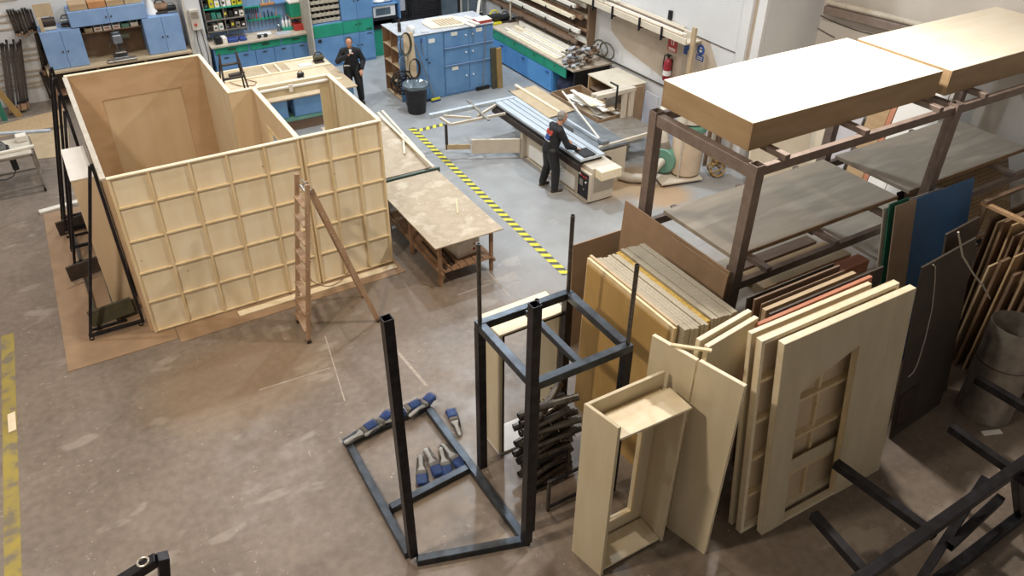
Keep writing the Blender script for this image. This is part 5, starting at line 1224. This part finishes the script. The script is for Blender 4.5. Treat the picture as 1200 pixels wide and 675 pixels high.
# crate of offcuts
q = [G(*p, .85) for p in ((645, 108), (681, 99), (731, 132), (703, 141))]
oc = thing('offcut_crate', 'open brown crate heaped with white and pine offcuts beside the panel saw', 'crate', ((q[0]+q[2])/2).xy.to_3d())
for k in range(4):
    a, b_ = V(q[k]), V(q[(k+1) % 4]); a.z = b_.z = .06; i_ = (V(q[(k+2) % 4])-V(q[(k+1) % 4])).normalized()*.02; i_.z = 0
    u = (b_-a).normalized()*.022
    MB().slab(a+u, b_-a-u*2, i_, (0, 0, .79)).build('side_board', 'mdf', oc)
pp = [V((p.x, p.y, .06)) for p in q]; MB().poly(pp, (0, 0, .02)).build('bottom_board', 'mdf', oc)
fl_ = MB().poly([V((p.x, p.y, .55))*.94+V(((q[0]+q[2])/2).xy.to_3d())*.06 for p in q], (0, 0, .02)); 
rn = random.Random(13)
ct_ = (q[0]+q[1]+q[2]+q[3])/4
ax = ((q[3]+q[2])-(q[0]+q[1])).normalized(); ay = ((q[1]+q[2])-(q[0]+q[3])).normalized()
for k in range(18):
    c = ct_+ax*rn.uniform(-.5, .5)+ay*rn.uniform(-.22, .22); c.z = .60+.024*k
    d = (ax+ay*rn.uniform(-.3, .3)).normalized(); L_ = rn.uniform(.5, .95) if k > 4 else .7
    d.z = rn.uniform(-.05, .12)
    tag(MB().beam(c-d*L_/1.3, c+d*L_/1.3, rn.uniform(.10, .24), .022).build('wood_offcut', ('white', 'pine_edge', 'offwhite', 'white', 'tanboard')[k % 5], bev=.002), ['lowest', 'second', 'third', 'fourth', 'fifth', 'sixth', 'seventh', 'eighth', 'ninth', 'tenth', 'eleventh', 'twelfth', 'thirteenth', 'fourteenth', 'fifteenth', 'sixteenth', 'seventeenth', 'topmost'][k]+' offcut from the bottom in the heaped brown crate', 'offcut', 'offcuts in the crate')
for k in range(8):
    c = ct_+ax*(-.55+.16*k)+ay*(.15*(-1)**k); c.z = .12+.055*k
    tag(MB().beam(c-ax*.35, c+ax*.35, .3, .05).build('wood_offcut', 'tanboard'), '%s buried offcut counted up from the floor of the brown crate' % nm[k], 'offcut', 'offcuts in the crate')
zb_ = onY(719, 124, 13.45)
mb_ = MB().slab(G(709, 127, .95), G(731, 120, .95)-G(709, 127, .95), G(716, 118, .95)-G(709, 127, .95), (0, 0, .22)); tag(mb_.build('metal_box', 'zinc', bev=.01), 'grey sheet-metal box sitting on the near end of the offcut crate', 'box')
# cream support frame and boards behind the crate
A, B = onY(699, 113, 13.05), onY(742, 105, 13.05); zt_ = (A.z+B.z)/2
g_ = thing('support_frame', 'cream wooden support frame with a black clamp behind the offcut crate', 'frame', (B.x-.5, 13.05, 0))
MB().beam((A.x, 13.05, zt_), (B.x+.05, 13.05, zt_), .10, .09).build('top_rail', 'cream', g_, .004); MB().beam((A.x, 13.2, zt_-.02), (B.x+.05, 13.2, zt_-.02), .1, .09).build('rear_rail', 'cream', g_, .004)
for x in (B.x-.02, B.x-.22): MB().beam((x, 13.05, 0), (x, 13.05, zt_-.05), .1, .08).build('leg', 'cream', g_, .004)
P = V((A.x+(B.x-A.x)*.5, 12.98, zt_)); k_ = MB().beam(P+V((0, -.0, -.35)), P+V((0, -.0, .2)), .03, .03).beam(P+V((0, 0, .18)), P+V((-.0, .26, .18)), .03, .03).build('clamp', 'steel_black', g_)
A, B = onY(743, 105, 13.5), onY(756, 101, 13.5)
tag(MB().slab((A.x-.3, 13.5, 0), (B.x-A.x+.3, 0, 0), (0, .05, (A.z+B.z)/2), (0, .02, 0)).build('mdf_sheet', 'mdf'), 'brown sheet standing upright behind the cream support frame', 'sheet')
A = onY(757, 108, 13.7)
tag(MB().slab((A.x, 13.3, 0), (.02, .5, 0), (.05, 0, A.z), (.02, 0, 0)).build('white_board', 'lilac'), 'grey-white board standing just right of the upright brown sheet', 'board')
# wall shelf with trims
ws = thing('trim_shelf', 'long cream wall shelf on black brackets stacked with trims', 'shelf', (12.4, 15, 2.3))
MB().box((12.22, 12.85, 2.36), (12.645, 18.5, 2.40)).box((12.18, 12.85, 2.36), (12.215, 18.5, 2.50)).build('shelf_board', 'cream_board', ws, .003)
for y in (13.65, 14.45, 15.5, 16.3): MB().box((12.14, y-.02, 2.26), (12.175, y+.02, 2.56)).box((12.176, y-.03, 2.31), (12.64, y+.03, 2.355)).build('bracket', 'steel_black', ws)
MB().box((12.30, 12.72, 1.55), (12.36, 12.84, 2.75)).build('end_post', 'tanboard', ws, .004)
for k in range(7):
    x = 12.235+k*.057; y0 = 12.9+rn.uniform(0, .5)
    tag(MB().box((x, y0, 2.402), (x+.05, min(18.4, y0+rn.uniform(3, 5)), 2.44+.02*k)).build('trim_strip', ('offwhite', 'oldwood', 'cream_board', 'offwhite', 'brownboard', 'cream_board', 'cream_board')[k], bev=.003), '%s trim from the front lying on the long cream wall shelf' % nm[k], 'trim strip', 'trims on the wall shelf')
bc = MB(); 
for (a, b_) in (((12.16, 16.8, 2.62), (12.5, 15.6, 2.66)), ((12.2, 16.0, 2.62), (12.55, 16.5, 2.72))): bc.beam(a, b_, .03, .03)
tag(bc.build('sash_clamp', 'steel_black'), 'black clamp bars lying on top of the trims on the wall shelf', 'clamp')
# signs and extinguisher
def wallrect(px0, px1, dz=.0):
    pass
XW = X1-.005
fx = thing('fire_sign', 'red and white fire extinguisher sign on the right wall', 'sign', onX(789, 52, XW))
C_ = onX(788.6, 50.5, XW)
MB().box((XW-.006, C_.y-.16, C_.z-.2), (XW, C_.y+.16, C_.z+.2)).build('plate', 'red', fx)
ic = MB()
ic.box((XW-.009, C_.y-.05, C_.z-.04), (XW-.0062, C_.y+.05, C_.z+.13)).build('white_pictogram', 'white', fx)
MB().box((XW-.011, C_.y-.025, C_.z-.03), (XW-.0092, C_.y+.025, C_.z+.08)).build('red_cylinder_mark', 'red', fx)
MB().box((XW-.009, C_.y-.12, C_.z-.14), (XW-.0062, C_.y+.12, C_.z-.115)).box((XW-.009, C_.y-.12, C_.z-.175), (XW-.0062, C_.y+.12, C_.z-.155)).build('text_line', 'white', fx)
bs = thing('safety_sign', 'round blue mandatory-protection sign with a blue text plate below', 'sign', onX(821, 60, XW))
C_ = onX(821.4, 58.4, XW); bd = MB().cyl((XW, C_.y, C_.z), (XW-.006, C_.y, C_.z), .12, n=28).build('disc', 'signblue', bs)
MB().sph((XW-.007, C_.y, C_.z+.0), (.003, .05, .06), 8).build('white_head', 'white', bs); MB().box((XW-.012, C_.y-.06, C_.z-.0), (XW-.0102, C_.y+.06, C_.z+.03)).build('visor', 'signblue', bs)
C_ = onX(820, 67.8, XW); MB().box((XW-.006, C_.y-.12, C_.z-.06), (XW, C_.y+.12, C_.z+.06)).build('text_plate', 'signblue', bs); MB().box((XW-.008, C_.y-.09, C_.z+.01), (XW-.0062, C_.y+.09, C_.z+.025)).box((XW-.008, C_.y-.09, C_.z-.03), (XW-.0062, C_.y+.09, C_.z-.015)).build('text_line', 'white', bs)
bs2 = thing('safety_sign', 'partly hidden blue sign left of the tan shelf end post', 'sign', onX(804, 55, XW))
C_ = onX(805.5, 53, XW); MB().cyl((XW, C_.y, C_.z), (XW-.006, C_.y, C_.z), .11, n=24).build('disc', 'signblue', bs2); C_ = onX(803.5, 60.5, XW); MB().box((XW-.006, C_.y-.06, C_.z-.06), (XW, C_.y+.06, C_.z+.06)).build('text_plate', 'signblue', bs2)
C_ = onX(786.5, 17.5, XW); tag(MB().box((XW-.05, C_.y-.05, C_.z-.1), (XW, C_.y+.05, C_.z+.1)).build('wall_switch', 'steel_black'), 'small black box high on the white wall above the shelf', 'switch')
ex = thing('fire_extinguisher', 'red fire extinguisher hanging on the right wall below its sign', 'fire extinguisher', onX(781, 92, X1-.12))
C_ = onX(782, 80, X1-.12)
MB().lathe((C_.x, C_.y, C_.z-.28), [(.085, 0), (.095, .02), (.095, .42), (.06, .5), (.03, .53)], 20).build('cylinder', 'darkred', ex, smooth=True)
MB().lathe((C_.x, C_.y, C_.z-.16), [(.0965, 0), (.0965, .12)], 20).build('label_band', 'white', ex)
MB().cyl((C_.x, C_.y, C_.z+.251), (C_.x, C_.y, C_.z+.31), .03).box((C_.x-.02, C_.y-.09, C_.z+.311), (C_.x+.02, C_.y+.06, C_.z+.33)).build('valve', 'black', ex)
MB().path([(C_.x, C_.y+.03, C_.z+.29), (C_.x, C_.y+.13, C_.z+.28), (C_.x, C_.y+.16, C_.z+.1), (C_.x, C_.y+.13, C_.z-.15), (C_.x, C_.y+.11, C_.z-.25)], .015).build('hose', 'black', ex)
MB().box((C_.x+.096, C_.y-.05, C_.z-.1), (X1-.002, C_.y+.05, C_.z+.2)).build('wall_bracket', 'steel_dark', ex)
for k, (px, py) in enumerate(((717, 82), (722, 86))):
    C_ = onX(px, py, X1-.012); tag(MB().path([(C_.x, C_.y+.02, C_.z+.14), (C_.x, C_.y+.03, C_.z-.14), (C_.x, C_.y-.04, C_.z-.16), (C_.x, C_.y-.05, C_.z+.12)], .01).build('wire_hook', 'zinc'), ['left', 'right'][k]+' of two wire loops hanging from the cable on the right wall', 'hook')
# dirty scuffs stay part of the wall; row of sheets against the recess wall
def lean_sheet(px, y0, w, h, m_, lab, x=13.3):
    tag(MB().slab((x, y0, 0), (0, w, 0), (.42, 0, h), (.03, 0, 0)).build('leaning_sheet', m_), lab, 'sheet', 'sheets leaning on the recess wall')
for k, (y0, w, h, m_, lab) in enumerate(((9.75, 1.1, 2.3, 'cream_board', 'large cream sheet leaning near the wall corner behind the rack'), (9.1, .55, 2.0, 'lilac', 'whitish sheet leaning right of the large cream one behind the rack'), (8.6, .4, 2.3, 'plywarm', 'orange-brown sheet leaning behind the rack'), (8.06, .4, 2.35, 'white', 'white cream sheet leaning behind the near platform'), (8.48, .1, 2.4, 'pink', 'narrow reddish sheet on edge behind the near platform'), (7.58, .45, 2.9, 'white', 'tall white sheet showing in the gap between the two platforms'))):
    lean_sheet(None, y0, w, h, m_, lab, 13.3)
A = G(838, 217, 0); 
tag(MB().slab((11.95, 10.2, 0), (1.1, -.55, 0), (.25, .35, 1.6), (.0, .03, 0)).build('leaning_sheet', 'cream_board'), 'cream panel leaning beside the dust collector bag', 'sheet')
for k, (x, m_) in enumerate(((12.05, 'mdf_dark'), (12.2, 'cream'), (12.33, 'mdf_dark'), (12.47, 'brownboard'))):
    tag(MB().slab((x, 11.6+.02*k, 0), (.09, 0, 0), (.08, .05, 2.1), (0, .05, 0)).build('standing_post', m_, bev=.003), ['leftmost', 'second', 'third', 'rightmost'][k]+' of the posts standing behind the dust collector bag', 'post', 'posts behind the dust collector')
# ---------------------------------------------------------------- panel saw
s = thing('panel_saw', 'cream sliding-table panel saw with a grey table and outrigger frame', 'panel saw', (9.3, 13, 0))
MB().box((8.80, 11.45, .04), (9.38, 14.0, .80)).box((8.76, 11.5, 0), (9.36, 13.9, .039)).build('base', 'cream', s, .01)
MB().box((8.74, 11.95, .12), (8.799, 13.75, .42)).build('side_cover', 'white', s, .008)
MB().box((8.785, 13.2, .55), (8.799, 13.8, .78)).build('side_plate', 'mdf', s)
tx = MB()
# unreadable red logotype: a few upright and round strokes
for k, yy in enumerate((13.72, 13.62, 13.52, 13.42, 13.33)):
    if k % 2: tx.box((8.779, yy-.03, .60), (8.784, yy-.018, .70)).box((8.779, yy-.02, .685), (8.784, yy+.02, .70))
    else: tx.box((8.779, yy-.03, .60), (8.784, yy-.018, .68)).box((8.779, yy-.015, .60), (8.784, yy+.02, .612)).box((8.779, yy-.015, .668), (8.784, yy+.02, .68))
tx.build('red_lettering', 'darkred', s)
cp = MB().box((8.74, 11.42, .08), (8.799, 11.86, .70)).build('control_panel', 'cream', s, .006)
MB().box((8.733, 11.46, .11), (8.7395, 11.82, .66)).build('panel_face', 'steel_black', cp)
for y, z, m_ in ((11.54, .58, 'red'), (11.62, .58, 'red'), (11.7, .59, 'red'), (11.76, .6, 'white'), (11.54, .48, 'white'), (11.6, .3, 'zinc')): MB().cyl((8.7325, y, z), (8.72, y, z), .022, n=10).build('button', m_, cp)
MB().box((8.726, 11.64, .36), (8.7325, 11.76, .50)).build('display', 'zinc', cp)
MB().box((8.86, 11.2, .62), (9.36, 11.44, .82)).build('wooden_block', 'pine_edge', s, .01)
MB().box((9.38, 12.0, 0), (10.1, 14.0, .80)).build('main_body', 'cream', s, .01)
MB().cyl((9.55, 11.96, .62), (9.55, 11.9, .62), .09, n=20).build('handwheel', 'steel_dark', s)
sl = MB().box((8.70, 11.72, .865), (9.30, 15.3, .925)).build('sliding_table', 'alu', s, .006)
for x in (8.86, 9.02, 9.16): MB().box((x-.008, 11.73, .926), (x+.008, 15.29, .928)).build('groove', 'steel_dark', sl)
MB().box((8.69, 11.75, .80), (8.78, 15.28, .862)).box((8.79, 11.75, .802), (9.25, 15.25, .862)).build('slide_beam', 'black', s)
MB().box((8.66, 11.75, .66), (8.735, 15.28, .799)).build('beam_skirt', 'steel_dark', s)
MB().box((9.32, 11.95, .86), (10.08, 14.35, .915)).build('cast_table', 'cast', s, .006)
MB().box((10.085, 12.15, .86), (11.0, 13.05, .91)).build('extension_table', 'zinc', s, .006)
MB().box((9.38, 14.355, .86), (9.98, 15.75, .905)).build('rear_table', 'zinc', s, .006)
for x, y in ((9.9, 15.6), (9.5, 15.6)): MB().box((x-.03, y-.03, 0), (x+.03, y+.03, .86)).build('table_leg', 'steel_dark', s)
MB().beam((9.36, 12.02, .90), (11.05, 12.08, .90), .06, .08).build('fence_rail', 'duct', s, .005)
MB().beam((9.52, 12.05, .955), (9.52, 13.6, .955), .05, .07).build('rip_fence', 'alu', s, .005)
MB().box((9.45, 12.0, .945), (9.62, 12.2, 1.03)).build('fence_head', 'cast', s, .01)
MB().box((9.31, 12.9, .93), (9.33, 13.3, 1.0)).build('blade', 'steel_rod', s)
MB().box((8.80, 11.74, .93), (9.1, 12.1, .955)).build('push_shoe', 'black', s, .01)
# outrigger
o = MB().beam(G(503, 136, .90), G(603, 115, .90), .10, .09).build('outrigger_fence', 'alu', s, .005)
q = MB()
for a, b_ in (((528, 146), (592, 133)), ((516, 138), (528, 146)), ((560, 136), (581, 123)), ((520, 136), (552, 138))): q.beam(G(*a, .86), G(*b_, .86), .05, .05)
q.build('outrigger_frame', 'cream', s)
MB().beam(G(548, 117.5, .93), G(573, 141, .93), .06, .035).build('cross_stop', 'zinc', s, .004)
A = G(522.5, 145, .86); MB().beam((A.x, A.y, .24), (A.x, A.y, .84), .05, .05).build('outrigger_leg', 'steel_dark', s)
Bq = V((8.76, 14.0, .30)); d = (V((A.x, A.y, .3))-Bq)
MB().beam(Bq+d*.04+V((0, 0, .0)), Bq+d*.68, .06, .34).build('swing_arm', 'cream', s, .006)
MB().beam(Bq+d*.69, Bq+d*1.02, .05, .12).build('arm_extension', 'tanboard', s, .005)
MB().box((8.70, 13.96, 0), (8.795, 14.06, .64)).build('arm_hinge', 'cream', s, .005)
q = [G(598.5, 108.3, .93), G(626.5, 100.6, .93), G(673.7, 129.5, .93), G(642.8, 138.5, .93)]
for p in q: p.z = .9285
tag(MB().poly(q, (0, 0, .016)).build('mdf_sheet', 'tanboard'), 'tan sheet lying across the panel saw table behind the worker', 'sheet')
tag(MB().beam(G(604, 99.5, .965), G(660, 134, .965), .06, .03).build('pine_strip', 'pine_edge'), 'long pine strip lying on the tan sheet on the panel saw', 'wood strip')
tag(MB().beam(G(659, 107, 1.12), G(702, 162, 1.0), .035, .025).build('thin_lath', 'offwhite'), 'thin pale lath reaching from the offcut crate to the saw fence', 'lath')
# ---------------------------------------------------------------- dust collector
dc = thing('dust_collector', 'dust collector with green fan housing and beige drum bag on a wheeled plate', 'dust collector', (11.1, 11.5, 0))
MB().slab((10.55, 11.25, .05), (.95, -.22, 0), (.3, 1.0, 0), (0, 0, .05)).build('base_plate', 'cream', dc, .01)
for x, y in ((10.65, 11.3), (11.4, 11.15), (11.6, 11.9), (10.95, 12.1)): MB().cyl((x-.015, y, .03), (x+.015, y, .03), .03).build('castor', 'rubber', dc)
MB().cyl((10.8, 11.62, .42), (11.0, 11.72, .42), .28, n=28).build('fan_housing', 'machine_green', dc, .02)
MB().cyl((10.78, 11.61, .42), (10.45, 11.45, .40), .09, n=18).build('inlet_duct', 'duct', dc, smooth=True)
MB().path([(10.93, 11.72, .68), (10.9, 11.8, .95), (10.98, 11.95, 1.2), (11.2, 12.2, 1.35)], .10, 14).build('outlet_duct', 'duct', dc, smooth=True)
MB().cyl((10.92, 11.70, .64), (10.90, 11.76, .80), .13, .115, 20).build('duct_collar', 'zinc', dc)
MB().cyl((11.02, 11.3, .1), (11.02, 11.3, 1.75), .022).build('stand_pole', 'duct', dc)
MB().lathe((11.33, 11.45, .101), [(.26, 0), (.33, .06), (.34, .5), (.33, 1.0), (.32, 1.02)], 28).build('dust_bag', 'bag', dc, smooth=True)
MB().lathe((11.33, 11.45, 1.122), [(.34, 0), (.35, .04), (.34, .12), (.2, .2)], 28).build('green_ring', 'machine_green', dc, smooth=True)
MB().lathe((11.33, 11.45, 1.33), [(.32, 0), (.33, .1), (.33, .7), (.2, .85)], 28).build('filter_bag', 'dirtywhite', dc, smooth=True)
cd = MB(); rn = random.Random(6)
for j in range(7):
    c = V((11.95+rn.uniform(-.08, .08), 11.15+rn.uniform(-.1, .1), .10+.06*j))
    cd.path([c+V((.17*math.cos(a)*rn.uniform(.7, 1.1), .14*math.sin(a), .1*math.sin(a+j))) for a in [2*math.pi*i/12 for i in range(13)]], .02, 6)
tag(cd.build('rope_coil', 'ochre'), 'heap of ochre rope on the floor beside the dust collector bag', 'rope')
hs = MB().path([(9.9, 12.2, .12), (10.1, 11.8, .12), (10.35, 11.6, .14), (10.46, 11.48, .3)], .10, 12)
tag(hs.build('suction_hose', 'duct', smooth=True), 'fat pale suction hose running from the saw to the dust collector', 'hose')
# ---------------------------------------------------------------- people
def cap(m, a, b, ra, rb, n=14):
    a, b = V(a), V(b)
    m.sph(a, ra, 8); m.sph(b, rb, 8)
    if (b-a).length > 1e-4: m.cyl(a, b, ra, rb, n)
def fuse(o, vox, sm=6):
    r = o.modifiers.new('fuse', 'REMESH'); r.mode = 'VOXEL'; r.voxel_size = vox; r.use_smooth_shade = True
    s_ = o.modifiers.new('relax', 'SMOOTH'); s_.factor = .5; s_.iterations = sm
def person(label, loc, rz, J, hair, vest_marks=None, look=(0, 0)):
    p = thing('person', label, 'person', loc, rz)
    Jv = {k: V(v) for k, v in J.items()}
    # ---- one continuous body
    m = MB()
    cap(m, Jv['pelvis'], Jv['chest'], .12, .13)
    for s in 'LR':
        cap(m, Jv['hip'+s], Jv['knee'+s], .075, .055); cap(m, Jv['knee'+s], Jv['ankle'+s], .055, .038)
        cap(m, Jv['sho'+s], Jv['elb'+s], .05, .04); cap(m, Jv['elb'+s], Jv['wri'+s], .04, .027)
        cap(m, Jv['chest'], Jv['sho'+s], .09, .055); cap(m, Jv['pelvis'], Jv['hip'+s], .1, .08)
        # palm and five fingers
        w = Jv['wri'+s]; d = (w-Jv['elb'+s]).normalized(); d = (d+V(J.get('hd'+s, (0, 0, 0)))).normalized()
        side = d.cross(V((0, 0, 1)))
        side = side.normalized() if side.length > .1 else V((0, 1, 0)); nrm = side.cross(d).normalized()
        curl = -1 if nrm.z > 0 else 1
        pc = w+d*.05
        for q in (-.026, -.009, .009, .026): cap(m, w+d*.012+side*q*.6, w+d*.085+side*q, .015, .012, 8)
        for q, L1 in ((-.03, .034), (-.01, .042), (.01, .045), (.03, .038)):
            k0 = w+d*.088+side*q; k1 = k0+d*L1*.9+nrm*curl*.012; k2 = k1+d*L1*.45+nrm*curl*.026; k3 = k2+d*.006+nrm*curl*.018
            cap(m, k0, k1, .0095, .009, 8); cap(m, k1, k2, .009, .008, 8); cap(m, k2, k3, .008, .007, 8)
        ts = -1 if s == 'L' else 1
        t0 = w+d*.025+side*ts*-.025; t1 = t0+side*ts*-.03+d*.03; t2 = t1+d*.03+nrm*curl*.012
        cap(m, t0, t1, .014, .011, 8); cap(m, t1, t2, .011, .009, 8)
    h = Jv['head']; yaw, pit = look
    R = Matrix.Rotation(yaw, 3, 'Z') @ Matrix.Rotation(pit, 3, 'Y')
    def H(x, y, z): return h+R @ V((x, y, z))
    cap(m, Jv['chest']+V((0, 0, .06)), H(-.01, 0, -.07), .062, .056)
    m.sph(H(-.005, 0, .035), (.098, .078, .095), 12, R); m.sph(H(.025, 0, -.045), (.068, .06, .075), 10, R)
    cap(m, H(.085, 0, .02), H(.108, 0, -.022), .011, .016, 8)                       # nose
    for sy in (-1, 1):
        m.sph(H(-.005, sy*.078, .0), (.018, .012, .032), 6, R)                       # ears
        m.sph(H(.078, sy*.033, .03), (.018, .024, .010), 6, R)                       # brows
        m.sph(H(.068, sy*.035, -.02), (.02, .022, .02), 6, R)                        # cheeks
    m.sph(H(.085, 0, -.055), (.012, .026, .008), 6, R); m.sph(H(.08, 0, -.07), (.012, .022, .007), 6, R); m.sph(H(.07, 0, -.098), (.02, .025, .018), 6, R)
    body = m.build('body', 'skin', p, local=True); fuse(body, .0075, 3)
    for sy in (-1, 1):
        MB().sph(H(.085, sy*.032, .008), (.010, .014, .008), 8, R).build('eye', 'white', p, local=True)
        MB().sph(H(.094, sy*.032, .008), (.004, .006, .006), 6, R).build('pupil', 'black', p, local=True)
    # ---- hair
    q = MB(); q.sph(H(-.036, 0, .052), (.094, .085, .09), 12, R); q.sph(H(-.05, 0, .0), (.065, .08, .075), 10, R)
    for sy in (-1, 1): q.sph(H(-.012, sy*.074, .03), (.035, .012, .04), 6, R)
    ho = q.build('hair', hair, p, local=True); fuse(ho, .009, 2)
    # ---- clothes
    j = MB()
    cap(j, Jv['pelvis']+V((0, 0, .02)), Jv['chest'], .165, .17)
    for s in 'LR':
        cap(j, Jv['hip'+s]+V((0, 0, .05)), Jv['chest'], .095, .12); cap(j, Jv['chest']+V((0, 0, .05)), Jv['sho'+s], .115, .074)
        cap(j, Jv['sho'+s], Jv['elb'+s], .076, .068); cap(j, Jv['elb'+s], Jv['wri'+s]-(Jv['wri'+s]-Jv['elb'+s]).normalized()*.035, .072, .055)
        cap(j, Jv['elb'+s]+V((.0, 0, .0)), Jv['elb'+s], .074, .074)
    cap(j, Jv['chest']+V((-.01, 0, .09)), Jv['chest']+V((0, 0, .13)), .078, .07)
    jo = j.build('jacket', 'blackcloth', p, local=True); fuse(jo, .014, 4)
    t = MB()
    for s in 'LR':
        cap(t, Jv['hip'+s]+V((0, 0, .02)), Jv['knee'+s], .125, .098); cap(t, Jv['knee'+s], Jv['ankle'+s]+V((0, 0, .02)), .098, .08)
        cap(t, Jv['pelvis'], Jv['hip'+s], .135, .115)
    to = t.build('trousers', 'black', p, local=True); fuse(to, .014, 4)
    for s in 'LR':
        a = Jv['ankle'+s]; f_ = V(J['toe'+s])-a; f_.z = 0; f_.normalize()
        b_ = MB(); base = V((a.x, a.y, .042))
        cap(b_, base-f_*.05, base+f_*.15, .042, .038); cap(b_, base-f_*.03, V((a.x, a.y, .1)), .048, .046); b_.sph(base+f_*.12, (.05, .05, .036), 8)
        so = b_.build('shoe', 'steel_dark', p, local=True); fuse(so, .012, 2)
        so2 = MB(); sd = V((-f_.y, f_.x, 0)); pts = [base+f_*x+sd*y for x, y in ((-.09, -.03), (-.09, .03), (.0, .044), (.12, .048), (.19, .02), (.19, -.02), (.12, -.048), (.0, -.044))]
        for q_ in pts: q_.z = .001
        so2.poly(pts, (0, 0, .022)).build('sole', 'duct' if hair == 'hair_grey' else 'rubber', so, local=True)
    return p, Jv, H
J1 = dict(pelvis=(.0, 0, .93), chest=(.12, 0, 1.30), head=(.25, .0, 1.585), hipL=(.0, .10, .90), hipR=(.0, -.10, .90),
          kneeL=(.05, .17, .50), kneeR=(.07, -.15, .50), ankleL=(-.05, .20, .09), ankleR=(.04, -.19, .09), toeL=(.15, .23, .0), toeR=(.25, -.22, .0),
          shoL=(.13, .19, 1.37), shoR=(.13, -.19, 1.37), elbL=(.30, .27, 1.12), elbR=(.24, -.30, 1.09), wriL=(.45, .12, 1.02), wriR=(.44, -.30, 1.0))
p1, J1v, H1 = person('grey-haired person in a black vest bending over the panel saw, seen from behind', (8.42, 12.42, 0), math.radians(-6), J1, 'hair_grey', look=(0, .35))
# patches on the back of the vest
def back_patch(z0, z1, y0, y1, m_, nm_):
    q = MB(); n = 6
    vs_ = []
    for i in range(n+1):
        for z in (z0, z1):
            y = y0+(y1-y0)*i/n; t = (z-.95)/(1.30-.95); x = .12*t
            vs_.append(V((x-.176-.0*abs(y)+.35*y*y, y, z)))
    fs = [(2*i, 2*i+1, 2*i+3, 2*i+2) for i in range(n)]
    vs2 = vs_+[v+V((.03, 0, 0)) for v in vs_]; k = len(vs_)
    fs = fs+[tuple(k+i for i in f[::-1]) for f in fs]+[(0, k, k+1, 1), (2*n, 2*n+1, k+2*n+1, k+2*n)]+[(2*i, 2*i+2, k+2*i+2, k+2*i) for i in range(n)]+[(2*i+1, k+2*i+1, k+2*i+3, 2*i+3) for i in range(n)]
    q._faces(vs2, fs); q.build(nm_, m_, p1, local=True)
back_patch(1.285, 1.365, -.10, .10, 'red', 'red_patch')
back_patch(1.175, 1.275, -.07, .07, 'signblue', 'blue_patch')
back_patch(1.155, 1.172, -.10, .10, 'lilac', 'white_lettering')
back_patch(1.277, 1.283, -.09, .09, 'lilac', 'white_lettering')
J2 = dict(pelvis=(-.08, .02, .93), chest=(.02, 0, 1.31), head=(.10, -.0, 1.585), hipL=(-.06, .11, .9), hipR=(-.08, -.10, .9),
          kneeL=(.08, .15, .49), kneeR=(.02, -.12, .50), ankleL=(.04, .17, .09), ankleR=(-.08, -.16, .09), toeL=(.25, .24, 0), toeR=(.12, -.24, 0),
          shoL=(.02, .19, 1.36), shoR=(.02, -.19, 1.36), elbL=(-.02, .30, 1.10), elbR=(.06, -.33, 1.12), wriL=(.17, .25, .92), wriR=(.28, -.04, 1.33), hdR=(0, .2, .5))
p2, J2v, H2 = person('dark-haired person in black standing behind the set room, holding a white cup', (6.66, 18.98, 0), math.radians(-112), J2, 'hair_dark', look=(.0, .22))
MB().lathe((.0, 0, .0), [(.04, 0), (.043, .002), (.043, .005), (.01, .006)], 4).bm.free()
bl = MB().box((-.0, -.19, .995), (.02, -.02, 1.02)); bl.build('white_belt_label', 'white', p2, local=True).location = (.075, 0, .0)
cu = p2.matrix_world
Mx = WM[p2.name]
P = Mx @ (V(J2['wriR'])+V((.05, .06, .11)))
tag(MB().lathe(P+V((0, 0, -.045)), [(.026, 0), (.036, .09), (.032, .09), (.023, .006)], 16).build('paper_cup', 'white'), 'white paper cup held up to the mouth by the person in black', 'cup')
# ---------------------------------------------------------------- light
w = bpy.data.worlds.new('world'); SC.world = w; w.use_nodes = True
w.node_tree.nodes['Background'].inputs[0].default_value = (1, .95, .9, 1); w.node_tree.nodes['Background'].inputs[1].default_value = .05
def lamp(name, loc, power, col, size=.6):
    d = bpy.data.lights.new(name, 'AREA'); d.shape = 'DISK'; d.size = size; d.energy = power; d.color = col
    o = bpy.data.objects.new(name, d); COL.objects.link(o); o.location = loc
    return o
WARM, COOL, NEUT = (1, .85, .67), (.80, .91, 1), (1, .95, .89)
lamp('hall_lamp', (-2.6, 5.8, 9.6), 620, WARM)
lamp('hall_lamp', (4.0, 9.6, 10.6), 230, WARM)
lamp('hall_lamp', (8.7, 7.1, 7.3), 430, (1, .92, .82), .4)
lamp('hall_lamp', (8.6, 15.0, 10.6), 620, COOL)
lamp('hall_lamp', (2.0, 17.5, 10.6), 330, NEUT)
lamp('hall_lamp', (-4.5, 15.0, 10.6), 280, NEUT)
lamp('hall_lamp', (6.0, 21.0, 10.6), 380, (.92, .96, 1))
lamp('hall_lamp', (11.0, 20.0, 10.6), 300, COOL)
vs = SC.view_settings
vs.view_transform = 'Standard'; vs.look = 'None'; vs.exposure = 0; vs.gamma = 1; vs.use_curve_mapping = False
